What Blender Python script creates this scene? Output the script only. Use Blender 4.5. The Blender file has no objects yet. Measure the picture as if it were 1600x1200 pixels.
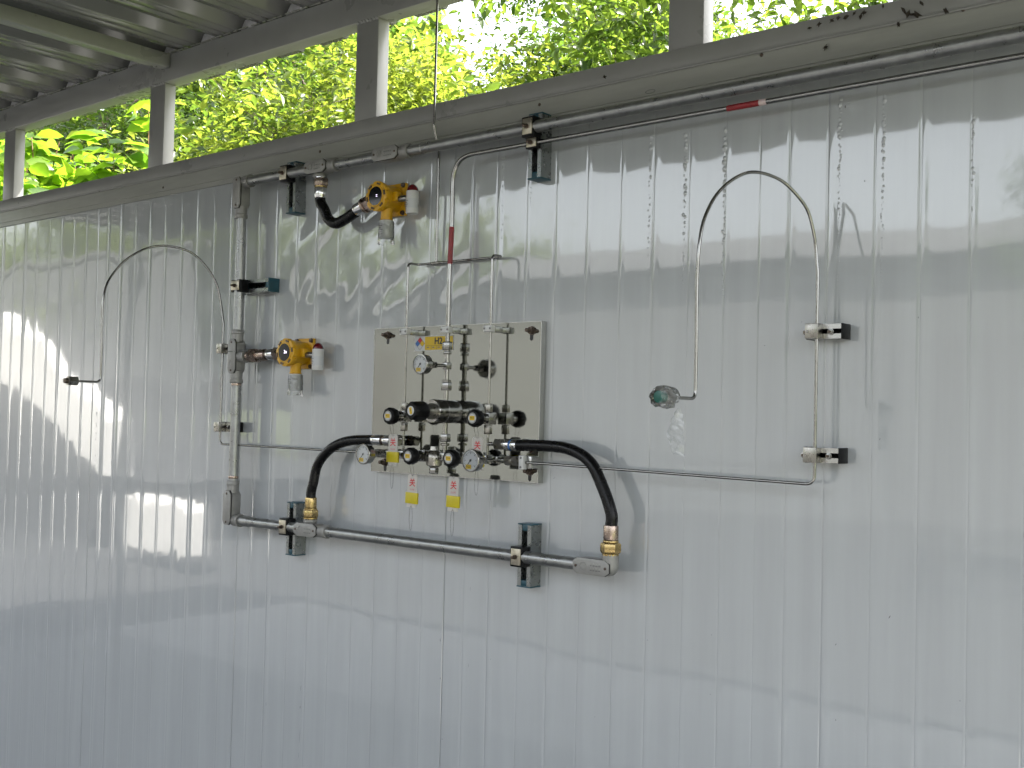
import bpy, bmesh, math, random
import numpy as np
from mathutils import Vector, Matrix

R_ = math.radians
scene = bpy.context.scene
col = scene.collection

# ------------------------------------------------------------------ camera
# the wall face is the plane y = 0, x runs along it to the right, z is up
CAM_D, CAM_H = 2.19, 1.55
YAW, PITCH, ROLL, FPX = R_(40.098), R_(1.652), R_(1.369), 1750.0
_fw = np.array([-math.sin(YAW) * math.cos(PITCH), math.cos(YAW) * math.cos(PITCH), math.sin(PITCH)])
_r = np.array([math.cos(YAW), math.sin(YAW), 0.0])
_u = np.cross(_r, _fw)
_r2 = math.cos(ROLL) * _r + math.sin(ROLL) * _u
_u2 = -math.sin(ROLL) * _r + math.cos(ROLL) * _u
cam = bpy.data.cameras.new('camera')
cam.sensor_width = 36.0
cam.lens = FPX / 1600 * 36.0
cam.clip_start = 0.02
cam.clip_end = 2000
camo = bpy.data.objects.new('camera', cam)
col.objects.link(camo)
m = Matrix.Identity(4)
for i in range(3):
    m[i][0], m[i][1], m[i][2] = _r2[i], _u2[i], -_fw[i]
m[0][3], m[1][3], m[2][3] = 0.0, -CAM_D, CAM_H
camo.matrix_world = m
scene.camera = camo

# ------------------------------------------------------------------ sky, sun, exposure
SUN_DIR = Vector((0.50, 0.62, 1.02)).normalized()       # towards the sun: beyond the wall, to the right
elev = math.asin(SUN_DIR.z)
azim = math.atan2(SUN_DIR.x, SUN_DIR.y)
world = bpy.data.worlds.new('World')
scene.world = world
world.use_nodes = True
wn = world.node_tree.nodes
wl = world.node_tree.links
bg = wn['Background']
sky = wn.new('ShaderNodeTexSky')
sky.sky_type = 'NISHITA'
sky.sun_disc = False
sky.sun_elevation = elev
sky.sun_rotation = azim
sky.air_density = 1.2
sky.dust_density = 4.0
sky.ozone_density = 0.8
hz_ = wn.new('ShaderNodeHueSaturation')                  # thin high cloud: a paler sky all round
hz_.inputs['Saturation'].default_value = .28
wl.new(sky.outputs[0], hz_.inputs['Color'])
wl.new(hz_.outputs[0], bg.inputs[0])
bg.inputs[1].default_value = 0.15
sun = bpy.data.lights.new('sun', 'SUN')
sun.energy = 5.0
sun.angle = R_(0.53)
sun.color = (1.0, 0.95, 0.87)
suno = bpy.data.objects.new('sun', sun)
col.objects.link(suno)
suno.rotation_euler = (-SUN_DIR).to_track_quat('-Z', 'Y').to_euler()
vs = scene.view_settings
vs.view_transform = 'Standard'
vs.look = 'None'
vs.exposure = 2.34
vs.gamma = 1.0
vs.use_curve_mapping = False
scene.render.engine = 'CYCLES'
scene.cycles.max_bounces = 6
scene.cycles.diffuse_bounces = 3
scene.cycles.glossy_bounces = 4
scene.cycles.transparent_max_bounces = 8
scene.cycles.caustics_reflective = False
scene.cycles.caustics_refractive = False
scene.cycles.use_denoising = True
scene.cycles.use_adaptive_sampling = True
scene.cycles.adaptive_threshold = .02
scene.cycles.sample_clamp_indirect = 6.0

# ------------------------------------------------------------------ materials
def mat(name, base=(.5, .5, .5), rough=.5, metal=0.0, coat=0.0, ior=1.5, var=0.0, vscale=8.0, vstretch=(1, 1, 1),
        rvar=0.0, bump=0.0, bscale=60.0, bstretch=(1, 1, 1), emit=None, estr=0.0, rust=None, rust_amt=.62, rscale=20.0, spec=.5):
    M = bpy.data.materials.new(name)
    M.use_nodes = True
    n, l = M.node_tree.nodes, M.node_tree.links
    b = n['Principled BSDF']
    b.inputs['Base Color'].default_value = (*base, 1)
    b.inputs['Roughness'].default_value = rough
    b.inputs['Metallic'].default_value = metal
    b.inputs['IOR'].default_value = ior
    b.inputs['Coat Weight'].default_value = coat
    b.inputs['Specular IOR Level'].default_value = spec
    tc = n.new('ShaderNodeTexCoord')
    def noise(scale, stretch, detail=4.0, rgh=.6):
        mp = n.new('ShaderNodeMapping')
        mp.inputs['Scale'].default_value = stretch
        l.new(tc.outputs['Object'], mp.inputs[0])
        t = n.new('ShaderNodeTexNoise')
        t.inputs['Scale'].default_value = scale
        t.inputs['Detail'].default_value = detail
        t.inputs['Roughness'].default_value = rgh
        l.new(mp.outputs[0], t.inputs[0])
        return t
    colsock = None
    if var > 0 or rvar > 0:
        t = noise(vscale, vstretch)
        if var > 0:
            rp = n.new('ShaderNodeValToRGB')
            rp.color_ramp.elements[0].position = .3
            rp.color_ramp.elements[1].position = .72
            rp.color_ramp.elements[0].color = (*[c * (1 - var) for c in base], 1)
            rp.color_ramp.elements[1].color = (*[min(1, c * (1 + var)) for c in base], 1)
            l.new(t.outputs[0], rp.inputs[0])
            colsock = rp.outputs[0]
        if rvar > 0:
            mr = n.new('ShaderNodeMapRange')
            mr.inputs['From Min'].default_value = .3
            mr.inputs['From Max'].default_value = .7
            mr.inputs['To Min'].default_value = max(0, rough - rvar)
            mr.inputs['To Max'].default_value = rough + rvar
            l.new(t.outputs[0], mr.inputs[0])
            l.new(mr.outputs[0], b.inputs['Roughness'])
    if rust is not None:
        t2 = noise(rscale, (1, 1, 1), 6.0, .7)
        rp = n.new('ShaderNodeValToRGB')
        rp.color_ramp.elements[0].position = rust_amt
        rp.color_ramp.elements[1].position = rust_amt + .06
        rp.color_ramp.elements[0].color = (0, 0, 0, 1)
        rp.color_ramp.elements[1].color = (1, 1, 1, 1)
        l.new(t2.outputs[0], rp.inputs[0])
        mx = n.new('ShaderNodeMix')
        mx.data_type = 'RGBA'
        mx.inputs['A'].default_value = (*base, 1)
        if colsock:
            l.new(colsock, mx.inputs['A'])
        mx.inputs['B'].default_value = (*rust, 1)
        l.new(rp.outputs[0], mx.inputs['Factor'])
        colsock = mx.outputs['Result']
    if colsock:
        l.new(colsock, b.inputs['Base Color'])
    if bump > 0:
        t3 = noise(bscale, bstretch, 3.0)
        bp = n.new('ShaderNodeBump')
        bp.inputs['Strength'].default_value = 1.0
        bp.inputs['Distance'].default_value = bump
        l.new(t3.outputs[0], bp.inputs['Height'])
        l.new(bp.outputs[0], b.inputs['Normal'])
    if emit:
        b.inputs['Emission Color'].default_value = (*emit, 1)
        b.inputs['Emission Strength'].default_value = estr
    return M

M = {}
M['wall'] = mat('wall_paint', (.388, .408, .420), .20, coat=1.0, var=.05, vscale=2.2, vstretch=(9, 1, .45), rvar=.05, ior=1.45,
                bump=.00012, bscale=5.0, bstretch=(14, 1, 1.2), rust=(.12, .12, .11), rust_amt=.765, rscale=34)
M['wall'].node_tree.nodes['Principled BSDF'].inputs['Coat Roughness'].default_value = .035
M['wall'].node_tree.nodes['Principled BSDF'].inputs['Coat IOR'].default_value = 1.85
M['flash'] = mat('flashing_paint', (.33, .335, .31), .22, var=.06, vscale=6, vstretch=(1, 1, 8), bump=.0002, bscale=9, rust=(.13, .12, .11), rust_amt=.7, rscale=40)
M['frame'] = mat('frame_paint', (.262, .264, .260), .32, var=.10, vscale=5, rvar=.08, bump=.00015, bscale=30, rust=(.17, .165, .15), rust_amt=.69, rscale=26)
M['roof'] = mat('roof_sheet_paint', (.17, .171, .17), .18, var=.06, vscale=2, vstretch=(6, .4, 1), rvar=.04)
M['closure'] = mat('foam_closure', (.62, .62, .64), .5, var=.2, vscale=60, bump=.002, bscale=50)
M['galv'] = mat('galvanised_steel', (.30, .305, .30), .34, metal=.85, var=.18, vscale=40, vstretch=(1, 1, 1), rvar=.10, bump=.0003, bscale=120, rust=(.17, .165, .15), rust_amt=.66, rscale=60)
M['strut'] = mat('galvanised_strut', (.25, .265, .262), .30, metal=.9, var=.12, vscale=50, rvar=.08)
M['cast'] = mat('cast_conduit_body', (.265, .262, .25), .48, metal=.35, var=.12, vscale=50, rvar=.1, bump=.0005, bscale=180, rust=(.17, .155, .14), rust_amt=.70, rscale=70)
M['stain'] = mat('stainless_steel', (.29, .285, .27), .20, metal=1.0, var=.10, vscale=60, rvar=.06)
M['stain_d'] = mat('brushed_stainless', (.34, .325, .29), .30, metal=1.0, var=.16, vscale=70, rvar=.08)
M['mirror'] = mat('polished_stainless_plate', (.305, .312, .288), .075, metal=1.0, var=.04, vscale=3, rvar=.03, bump=.00006, bscale=6)
M['plate_edge'] = mat('stainless_plate_edge', (.46, .46, .44), .25, metal=1.0, var=.06, vscale=30)
M['hose'] = mat('black_rubber', (.0035, .0035, .004), .26, spec=.25, var=.4, vscale=30, rvar=.08, bump=.0004, bscale=90)
M['black'] = mat('black_plastic', (.0035, .0035, .004), .36, spec=.18, var=.2, vscale=50, rvar=.08)
M['teal'] = mat('teal_plastic', (.008, .060, .085), .42, var=.2, vscale=40)
M['brass'] = mat('brass', (.46, .34, .15), .26, metal=1.0, var=.18, vscale=60, rvar=.1)
M['copper'] = mat('copper_nickel', (.38, .30, .25), .26, metal=1.0, var=.2, vscale=60, rvar=.1)
M['zinc'] = mat('zinc_plated_steel', (.42, .385, .31), .34, metal=1.0, var=.2, vscale=80, rvar=.08)
M['chrome'] = mat('chromed_sleeve', (.66, .66, .66), .14, metal=1.0)
M['yellow'] = mat('yellow_enamel', (.60, .325, .006), .34, var=.10, vscale=25, rvar=.06, bump=.0003, bscale=140, rust=(.25, .12, .01), rust_amt=.72, rscale=50)
M['white'] = mat('white_plastic', (.56, .56, .55), .38, var=.05, vscale=30)
M['red'] = mat('red_lens', (.11, .004, .008), .18, coat=.5)
M['glass_dark'] = mat('dark_display_glass', (.004, .004, .006), .06, ior=1.4)
M['digit'] = mat('lit_digits', (.7, .6, .9), .5, emit=(.85, .75, 1.0), estr=.55)
M['stick_y'] = mat('yellow_sticker', (.60, .40, .010), .45)
M['stick_w'] = mat('white_sticker', (.50, .51, .52), .4)
M['ink'] = mat('black_ink', (.02, .02, .02), .5)
M['ink_g'] = mat('grey_ink', (.14, .14, .14), .6)
M['ink_r'] = mat('red_ink', (.52, .02, .025), .5)
M['ink_b'] = mat('blue_ink', (.03, .12, .36), .5)
M['card'] = mat('tag_card', (.46, .44, .41), .4, var=.04, vscale=40)
M['tagyellow'] = mat('yellow_tag_sleeve', (.50, .41, .006), .42, var=.06, vscale=60)
M['tape'] = mat('red_tape', (.24, .016, .02), .4, var=.2, vscale=80)
M['tape_w'] = mat('white_tape', (.62, .50, .50), .45)
M['green'] = mat('green_cap', (.008, .10, .075), .3)
M['chain'] = mat('bead_chain', (.10, .095, .085), .35, metal=.9)
M['bolt'] = mat('dark_bolt', (.11, .085, .07), .42, metal=.8, var=.3, vscale=90)
M['rubber_gasket'] = mat('gasket', (.015, .015, .015), .6)
M['bark'] = mat('bark', (.10, .075, .055), .85, var=.4, vscale=14, bump=.01, bscale=30)
M['twig'] = mat('twig', (.20, .11, .055), .75, var=.3, vscale=14)
M['ground'] = mat('earth_and_grass', (.085, .10, .045), .95, var=.45, vscale=.6, bump=.02, bscale=8)
M['yard'] = mat('yard_asphalt', (.036, .036, .036), .85, var=.14, vscale=.8, bump=.003, bscale=20)
M['slab'] = mat('darkened_floor', (.075, .075, .073), .7, var=.12, vscale=1.5, bump=.002, bscale=20)  # floor near the wall, darkened to dim its sun strip in the reflection
M['lightened_floor'] = mat('shade_lightened_floor', (.24, .235, .225), .85, var=.12, vscale=1.5, bump=.002, bscale=20)  # pale colour offsets the canopy's shade, mirroring like the sunlit asphalt
M['render'] = mat('white_render', (.72, .71, .69), .8, var=.05, vscale=3)
M['shed'] = mat('shed_cladding', (.125, .128, .128), .6, var=.08, vscale=3, vstretch=(12, 1, .2))
M['shedroof'] = mat('shed_roofing', (.115, .115, .115), .6, var=.1, vscale=3)
M['deadleaf'] = mat('dead_leaf', (.035, .028, .02), .8)

def film_mat(milk=0.0):
    m_ = bpy.data.materials.new('clear_film')
    m_.use_nodes = True
    n, l = m_.node_tree.nodes, m_.node_tree.links
    n.remove(n['Principled BSDF'])
    g = n.new('ShaderNodeBsdfGlossy')
    g.inputs['Roughness'].default_value = .12
    t = n.new('ShaderNodeBsdfTransparent')
    t.inputs[0].default_value = (.93, .94, .94, 1)
    f = n.new('ShaderNodeFresnel')
    f.inputs[0].default_value = 1.6
    mx = n.new('ShaderNodeMixShader')
    l.new(f.outputs[0], mx.inputs[0])
    l.new(t.outputs[0], mx.inputs[1])
    l.new(g.outputs[0], mx.inputs[2])
    df = n.new('ShaderNodeBsdfDiffuse')
    df.inputs[0].default_value = (.75, .76, .76, 1)
    m2 = n.new('ShaderNodeMixShader')
    m2.inputs[0].default_value = milk
    l.new(mx.outputs[0], m2.inputs[1])
    l.new(df.outputs[0], m2.inputs[2])
    l.new(m2.outputs[0], n['Material Output'].inputs[0])
    return m_
M['film'] = film_mat(.10)
M['pane'] = film_mat()
M['pane'].name = 'gauge_glass'
M['pane'].node_tree.nodes['Fresnel'].inputs[0].default_value = 1.25

def leaf_mat(name, c_lo, c_hi, trans, mixf=.5, rough=.35):
    m_ = bpy.data.materials.new(name)
    m_.use_nodes = True
    n, l = m_.node_tree.nodes, m_.node_tree.links
    n.remove(n['Principled BSDF'])
    geo = n.new('ShaderNodeNewGeometry')
    ob = n.new('ShaderNodeObjectInfo')
    tc = n.new('ShaderNodeTexCoord')
    nz = n.new('ShaderNodeTexNoise')
    nz.inputs['Scale'].default_value = 1.3
    l.new(tc.outputs['Object'], nz.inputs[0])
    ad = n.new('ShaderNodeMath'); ad.operation = 'ADD'
    l.new(geo.outputs['Random Per Island'], ad.inputs[0])
    l.new(ob.outputs['Random'], ad.inputs[1])
    fr = n.new('ShaderNodeMath'); fr.operation = 'FRACT'
    l.new(ad.outputs[0], fr.inputs[0])
    mm = n.new('ShaderNodeMath'); mm.operation = 'MULTIPLY_ADD'
    l.new(fr.outputs[0], mm.inputs[0]); mm.inputs[1].default_value = .55
    l.new(nz.outputs[0], mm.inputs[2])
    rp = n.new('ShaderNodeValToRGB')
    rp.color_ramp.elements[0].position = .45
    rp.color_ramp.elements[1].position = 1.0
    rp.color_ramp.elements[0].color = (*c_lo, 1)
    rp.color_ramp.elements[1].color = (*c_hi, 1)
    l.new(mm.outputs[0], rp.inputs[0])
    d = n.new('ShaderNodeBsdfPrincipled')
    d.inputs['Roughness'].default_value = rough
    l.new(rp.outputs[0], d.inputs['Base Color'])
    tr = n.new('ShaderNodeBsdfTranslucent')
    hm = n.new('ShaderNodeMix'); hm.data_type = 'RGBA'; hm.blend_type = 'MULTIPLY'
    hm.inputs['Factor'].default_value = 1.0
    l.new(rp.outputs[0], hm.inputs['A'])
    hm.inputs['B'].default_value = (*trans, 1)
    l.new(hm.outputs['Result'], tr.inputs[0])
    mx = n.new('ShaderNodeMixShader')
    mx.inputs[0].default_value = mixf
    l.new(d.outputs[0], mx.inputs[1])
    l.new(tr.outputs[0], mx.inputs[2])
    l.new(mx.outputs[0], n['Material Output'].inputs[0])
    return m_
M['leaf_big'] = leaf_mat('broad_leaf', (.045, .10, .012), (.13, .21, .02), (2.8, 2.8, 1.4), .5)
M['leaf_dark'] = leaf_mat('dark_leaf', (.030, .060, .014), (.075, .12, .025), (2.0, 2.2, 1.0), .4, .25)
M['leaf_bright'] = leaf_mat('bright_leaf', (.040, .072, .012), (.15, .19, .03), (2.5, 2.4, 1.6), .5)
M['leaf_mid'] = leaf_mat('mid_leaf', (.032, .065, .013), (.11, .16, .03), (2.6, 2.6, 1.5), .45)

# ------------------------------------------------------------------ helpers
def P(px, py, off=0.0):
    """point of the photograph seen on a plane parallel to the wall, off metres in front of it"""
    d = (px - 800) / FPX * _r2 - (py - 600) / FPX * _u2 + _fw
    t = (CAM_D - off) / d[1]
    return Vector((d[0] * t, -off, CAM_H + d[2] * t))

def V(*a):
    return Vector(a)

ORG = {}
def tag(o, label=None, cat=None, group=None, kind=None):
    if label: o['label'] = label
    if cat: o['category'] = cat
    if group: o['group'] = group
    if kind: o['kind'] = kind
    return o

def thing(name, loc, label, cat, group=None, kind=None):
    o = bpy.data.objects.new(name, None)
    o.empty_display_size = .05
    o.location = loc
    col.objects.link(o)
    ORG[o.name] = Vector(loc)
    return tag(o, label, cat, group, kind)

class MB:
    def __init__(s):
        s.v, s.f = [], []
    def add(s, v, f):
        b = len(s.v)
        s.v += [tuple(p) for p in v]
        s.f += [tuple(i + b for i in q) for q in f]
        return s
    def box(s, c, size, rot=None):
        hx, hy, hz = [k / 2 for k in size]
        vs_ = [V(x, y, z) for x in (-hx, hx) for y in (-hy, hy) for z in (-hz, hz)]
        if rot is not None:
            vs_ = [rot @ p for p in vs_]
        c = Vector(c)
        return s.add([c + p for p in vs_], [(0, 1, 3, 2), (4, 6, 7, 5), (0, 4, 5, 1), (2, 3, 7, 6), (0, 2, 6, 4), (1, 5, 7, 3)])
    def bx(s, x0, x1, y0, y1, z0, z1):
        return s.box(((x0 + x1) / 2, (y0 + y1) / 2, (z0 + z1) / 2), (abs(x1 - x0), abs(y1 - y0), abs(z1 - z0)))
    def frame(s, d):
        d = Vector(d).normalized()
        a = V(0, 0, 1) if abs(d.z) < .9 else V(1, 0, 0)
        u = d.cross(a).normalized()
        return d, u, d.cross(u).normalized()
    def lathe(s, p, d, prof, seg=20, rot0=0.0):
        """prof: list of (distance along d, radius)"""
        d, u, w = s.frame(d)
        p = Vector(p)
        v, f = [], []
        for (h, r) in prof:
            for k in range(seg):
                a = rot0 + 2 * math.pi * k / seg
                v.append(p + d * h + (u * math.cos(a) + w * math.sin(a)) * r)
        for i in range(len(prof) - 1):
            for k in range(seg):
                k2 = (k + 1) % seg
                f.append((i * seg + k, i * seg + k2, (i + 1) * seg + k2, (i + 1) * seg + k))
        f.append(tuple(reversed(range(seg))))
        n0 = (len(prof) - 1) * seg
        f.append(tuple(n0 + k for k in range(seg)))
        return s.add(v, f)
    def cyl(s, p0, p1, r, seg=16, r1=None):
        p0, p1 = Vector(p0), Vector(p1)
        return s.lathe(p0, p1 - p0, [(0, r), ((p1 - p0).length, r if r1 is None else r1)], seg)
    def hexn(s, p0, p1, r, ch=.15):
        p0, p1 = Vector(p0), Vector(p1)
        L = (p1 - p0).length
        c = min(L * .18, r * ch)
        return s.lathe(p0, p1 - p0, [(0, r * .9), (c, r), (L - c, r), (L, r * .9)], 6)
    def tube(s, pts, r, seg=12):
        pts = [Vector(p) for p in pts]
        n = len(pts)
        tan = [(pts[min(i + 1, n - 1)] - pts[max(i - 1, 0)]).normalized() for i in range(n)]
        d, u, w = s.frame(tan[0])
        v, f = [], []
        rr = r if hasattr(r, '__len__') else [r] * n
        for i in range(n):
            if i:
                u = (u - tan[i] * u.dot(tan[i])).normalized()
            w = tan[i].cross(u)
            for k in range(seg):
                a = 2 * math.pi * k / seg
                v.append(pts[i] + (u * math.cos(a) + w * math.sin(a)) * rr[i])
        for i in range(n - 1):
            for k in range(seg):
                k2 = (k + 1) % seg
                f.append((i * seg + k, i * seg + k2, (i + 1) * seg + k2, (i + 1) * seg + k))
        f.append(tuple(reversed(range(seg))))
        f.append(tuple((n - 1) * seg + k for k in range(seg)))
        return s.add(v, f)
    def prism(s, poly, y0, y1, o=(0, 0, 0)):
        """polygon in x,z (counter-clockwise seen from -y) pushed from y0 to y1"""
        o = Vector(o)
        n = len(poly)
        v = [o + V(a, y0, b) for a, b in poly] + [o + V(a, y1, b) for a, b in poly]
        f = [tuple(range(n)), tuple(reversed(range(n, 2 * n)))]
        f += [(i, i + n, (i + 1) % n + n, (i + 1) % n) for i in range(n)]
        return s.add(v, f)
    def dome(s, p, d, r, h, seg=16, rings=5):
        return s.lathe(p, d, [(h * math.sin(math.pi / 2 * i / rings), max(r * math.cos(math.pi / 2 * i / rings), r * .02)) for i in range(rings + 1)], seg)
    def build(s, name, material, parent=None, bevel=0.0, smooth=True, angle=38, bseg=2):
        root = parent
        while root is not None and root.parent is not None:
            root = root.parent
        org = ORG.get(root.name, V(0, 0, 0)) if root is not None else V(0, 0, 0)
        me = bpy.data.meshes.new(name)
        me.from_pydata([(x - org.x, y - org.y, z - org.z) for x, y, z in s.v], [], s.f)
        bm = bmesh.new()
        bm.from_mesh(me)
        bmesh.ops.recalc_face_normals(bm, faces=bm.faces)
        if bevel > 0:
            ed = [e for e in bm.edges if len(e.link_faces) == 2 and e.calc_face_angle(0) > R_(40)]
            bmesh.ops.bevel(bm, geom=ed, offset=bevel, segments=bseg, profile=.5, affect='EDGES', clamp_overlap=True)
        bm.to_mesh(me)
        bm.free()
        if smooth:
            me.shade_smooth()
            me.set_sharp_from_angle(angle=R_(angle))
        me.materials.append(M[material] if isinstance(material, str) else material)
        o = bpy.data.objects.new(name, me)
        col.objects.link(o)
        if parent is not None:
            o.parent = parent
        return o

def raw_mesh(name, v, f, material, parent=None, smooth=True, org=(0, 0, 0)):
    v = np.asarray(v, dtype=np.float64) - np.array(org)
    f = np.asarray(f, dtype=np.int32)
    me = bpy.data.meshes.new(name)
    me.vertices.add(len(v))
    me.vertices.foreach_set('co', v.astype(np.float32).ravel())
    k = f.shape[1]
    me.loops.add(f.size)
    me.loops.foreach_set('vertex_index', f.ravel())
    me.polygons.add(len(f))
    me.polygons.foreach_set('loop_start', np.arange(0, f.size, k, dtype=np.int32))
    me.update(calc_edges=True)
    me.validate()
    if smooth:
        me.shade_smooth()
    me.materials.append(M[material])
    o = bpy.data.objects.new(name, me)
    col.objects.link(o)
    if parent is not None:
        o.parent = parent
    return o

def fillet(pts, r, n=7):
    """round the corners of a polyline; r may be a number or one per corner"""
    pts = [Vector(p) for p in pts]
    out = [pts[0]]
    for i in range(1, len(pts) - 1):
        rr = r[i - 1] if hasattr(r, '__len__') else r
        a, b, c = pts[i - 1], pts[i], pts[i + 1]
        d0, d1 = (a - b), (c - b)
        ang = d0.angle(d1)
        L = min(rr / max(math.tan(ang / 2), 1e-3), d0.length * .49, d1.length * .49)
        s0, s1 = b + d0.normalized() * L, b + d1.normalized() * L
        for k in range(n + 1):
            t = k / n
            out.append(s0 * (1 - t) ** 2 + b * 2 * t * (1 - t) + s1 * t * t)
    out.append(pts[-1])
    return out

def spline(pts, n=8):
    """Catmull-Rom through the points"""
    p = [Vector(q) for q in pts]
    p = [p[0] * 2 - p[1]] + p + [p[-1] * 2 - p[-2]]
    out = []
    for i in range(1, len(p) - 2):
        for k in range(n):
            t = k / n
            a, b, c, d = p[i - 1], p[i], p[i + 1], p[i + 2]
            out.append(.5 * ((2 * b) + (c - a) * t + (2 * a - 5 * b + 4 * c - d) * t * t + (3 * b - a - 3 * c + d) * t ** 3))
    out.append(p[-2])
    return out

_txt = {}
def text_geo(s, size):
    if s not in _txt:
        cu = bpy.data.curves.new('txt', 'FONT')
        cu.body = s
        cu.size = 1.0
        cu.align_x = 'CENTER'
        cu.align_y = 'CENTER'
        cu.resolution_u = 3
        ob = bpy.data.objects.new('txt', cu)
        col.objects.link(ob)
        bpy.context.view_layer.update()
        me = bpy.data.meshes.new_from_object(ob.evaluated_get(bpy.context.evaluated_depsgraph_get()))
        vv = [tuple(q.co) for q in me.vertices]
        ff = [tuple(q.vertices) for q in me.polygons]
        bpy.data.objects.remove(ob)
        bpy.data.curves.remove(cu)
        bpy.data.meshes.remove(me)
        _txt[s] = (vv, ff)
    vv, ff = _txt[s]
    return [(x * size, y * size) for x, y, z in vv], ff

def lettering(s, pos, size, material, parent, name='lettering', bold=0.0, sx=1.0):
    """flat print facing -y, centred on pos"""
    vv, ff = text_geo(s, size)
    mb = MB()
    shifts = [(0, 0)] if not bold else [(-bold, 0), (bold, 0), (0, bold), (0, -bold)]
    for i, (dx, dz) in enumerate(shifts):
        mb.add([(pos[0] + x * sx + dx, pos[1] - i * .00003, pos[2] + y + dz) for x, y in vv], ff)
    o = mb.build(name, material, parent, smooth=False)
    return o

def sheet(x0, x1, z0, z1, y, parent, name, material):
    return MB().add([(x0, y, z0), (x1, y, z0), (x1, y, z1), (x0, y, z1)], [(0, 1, 2, 3)]).build(name, material, parent, smooth=False)

rng = np.random.default_rng(7)
random.seed(11)

# ================================================================== SETTING
g = MB().add([(-400, -400, -.03), (400, -400, -.03), (400, 400, -.03), (-400, 400, -.03)], [(0, 1, 2, 3)]).build('ground', 'ground', smooth=False)
tag(g, kind='structure')
y_ = MB().add([(-7.2, -15.2, -.012), (14, -15.2, -.012), (14, -3.70, -.012), (-7.2, -3.70, -.012)], [(0, 1, 2, 3)]).build('yard', 'yard', smooth=False)
tag(y_, kind='structure')
y2_ = MB().add([(-60, -15.2, -.016), (-7.2, -15.2, -.016), (-7.2, .12, -.016), (-60, .12, -.016)], [(0, 1, 2, 3)]).build('driveway', 'yard', smooth=False)
tag(y2_, kind='structure')
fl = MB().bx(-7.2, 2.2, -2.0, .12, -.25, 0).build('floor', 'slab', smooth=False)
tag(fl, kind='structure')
ap = MB().bx(-7.2, 2.2, -3.70, -2.0, -.25, -.004).build('lightened_floor', 'lightened_floor', smooth=False)  # shaded floor strip, lightened so the shadow edge hardly mirrors in the wall
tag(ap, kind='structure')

# ------------------------------------------------------------------ the panel wall
PW = .9115
SEAM0 = -2.0645
WALL_Z1 = 2.345
wall = thing('panel_wall', (-2.0, 0, 0), 'glossy pale grey ribbed sandwich panel wall carrying the pipework', 'wall')
RIBS = [(.076, 1.0, .007), (.165, 2.3, .013), (.262, .9, .007), (.356, 1.0, .007), (.452, .9, .007), (.551, 1.0, .007), (.645, 1.1, .008), (.739, .9, .007), (.832, 1.0, .007)]

def smooth_noise(X, Z, seed, fx, fz, n=7):
    r = np.random.default_rng(seed)
    h = np.zeros_like(X)
    for k in range(n):
        a, b, c, d = r.uniform(.4, 1.6), r.uniform(.4, 1.6), r.uniform(0, 6.28), r.choice([-1, 1])
        h += np.sin(X * fx * a * 6.283 + d * Z * fz * b * 6.283 + c)
    return h / n

def wall_h(X, Z, xl):
    h = np.zeros_like(X)
    for (xr, amp, w) in RIBS:
        t = np.abs(xl - xr)
        h += .00030 * amp * np.clip((w * .75 - t) / (w * .35), 0, 1)
        h -= .0007 * min(amp, 1.6) * np.clip(1 - np.abs(xl - (xr - w * .75)) / .0013, 0, 1)
    e = np.minimum(xl, PW - xl)
    wide = np.where(np.abs(X - (SEAM0 + PW)) < .02, .04, 1.0)     # one joint is tight
    h -= .012 * wide * np.clip(1 - e / .0024, 0, 1)
    h += .0012 * smooth_noise(X, Z, 3, 1.1, .7) + .00030 * smooth_noise(X, Z, 5, 3.2, .8) + .00005 * smooth_noise(X, Z, 6, 10, 1.8)
    # loose film above and round the upper detector: slanting wrinkles
    mk = np.exp(-((X + 2.40) / .42) ** 2) * np.clip((Z - 1.80) / .12, 0, 1) * np.clip((2.34 - Z) / .1, 0, 1)
    wz = X * .75 - Z * 1.0
    h += mk * (.0016 * smooth_noise(wz * 1.0, Z * .3 + X * .5, 12, 5.5, 1.6) + .0007 * smooth_noise(X, Z, 13, 9, 4))
    mk2 = np.clip((Z - 1.95) / .1, 0, 1)
    h += mk2 * .00024 * smooth_noise(X, Z, 17, 5, 4)
    return h

def wall_panel(k):
    xa, xb = SEAM0 + k * PW, SEAM0 + (k + 1) * PW
    loc = set(np.round(np.linspace(0, PW, 92), 4))
    for (xr, a, w) in RIBS:
        for q in (-.75, -.4, 0, .4, .75):
            loc.add(round(xr + q * w, 4))
        loc.add(round(xr - .75 * w - .0013, 4)); loc.add(round(xr - .75 * w + .0013, 4))
    for q in (0, .0012, .0024, .004, .008):
        loc.add(round(q, 4)); loc.add(round(PW - q, 4))
    xl = np.array(sorted(loc))
    keep = [0]
    for i in range(1, len(xl)):
        if xl[i] - xl[keep[-1]] > .0009:
            keep.append(i)
    xl = xl[keep]
    zs = np.concatenate([np.linspace(0, 1.7, 70), np.linspace(1.712, WALL_Z1, 62)]) if k > -5 else np.linspace(0, WALL_Z1, 30)
    XL, Z = np.meshgrid(xl, zs)
    X = XL + xa
    Y = -wall_h(X, Z, XL)
    nx, nz = len(xl), len(zs)
    v = np.stack([X, Y, Z], -1).reshape(-1, 3)
    i, j = np.meshgrid(np.arange(nz - 1), np.arange(nx - 1), indexing='ij')
    a = i * nx + j
    f = np.stack([a, a + 1, a + nx + 1, a + nx], -1).reshape(-1, 4)
    o = raw_mesh('wall_panel', v, f, 'wall', wall, org=ORG[wall.name])
    MB().bx(xa + .002, xb - .002, .012, .075, 0, WALL_Z1).build('panel_core', 'flash', o, smooth=False)
    return o
panels = {k: wall_panel(k) for k in range(-9, 3)}
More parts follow.
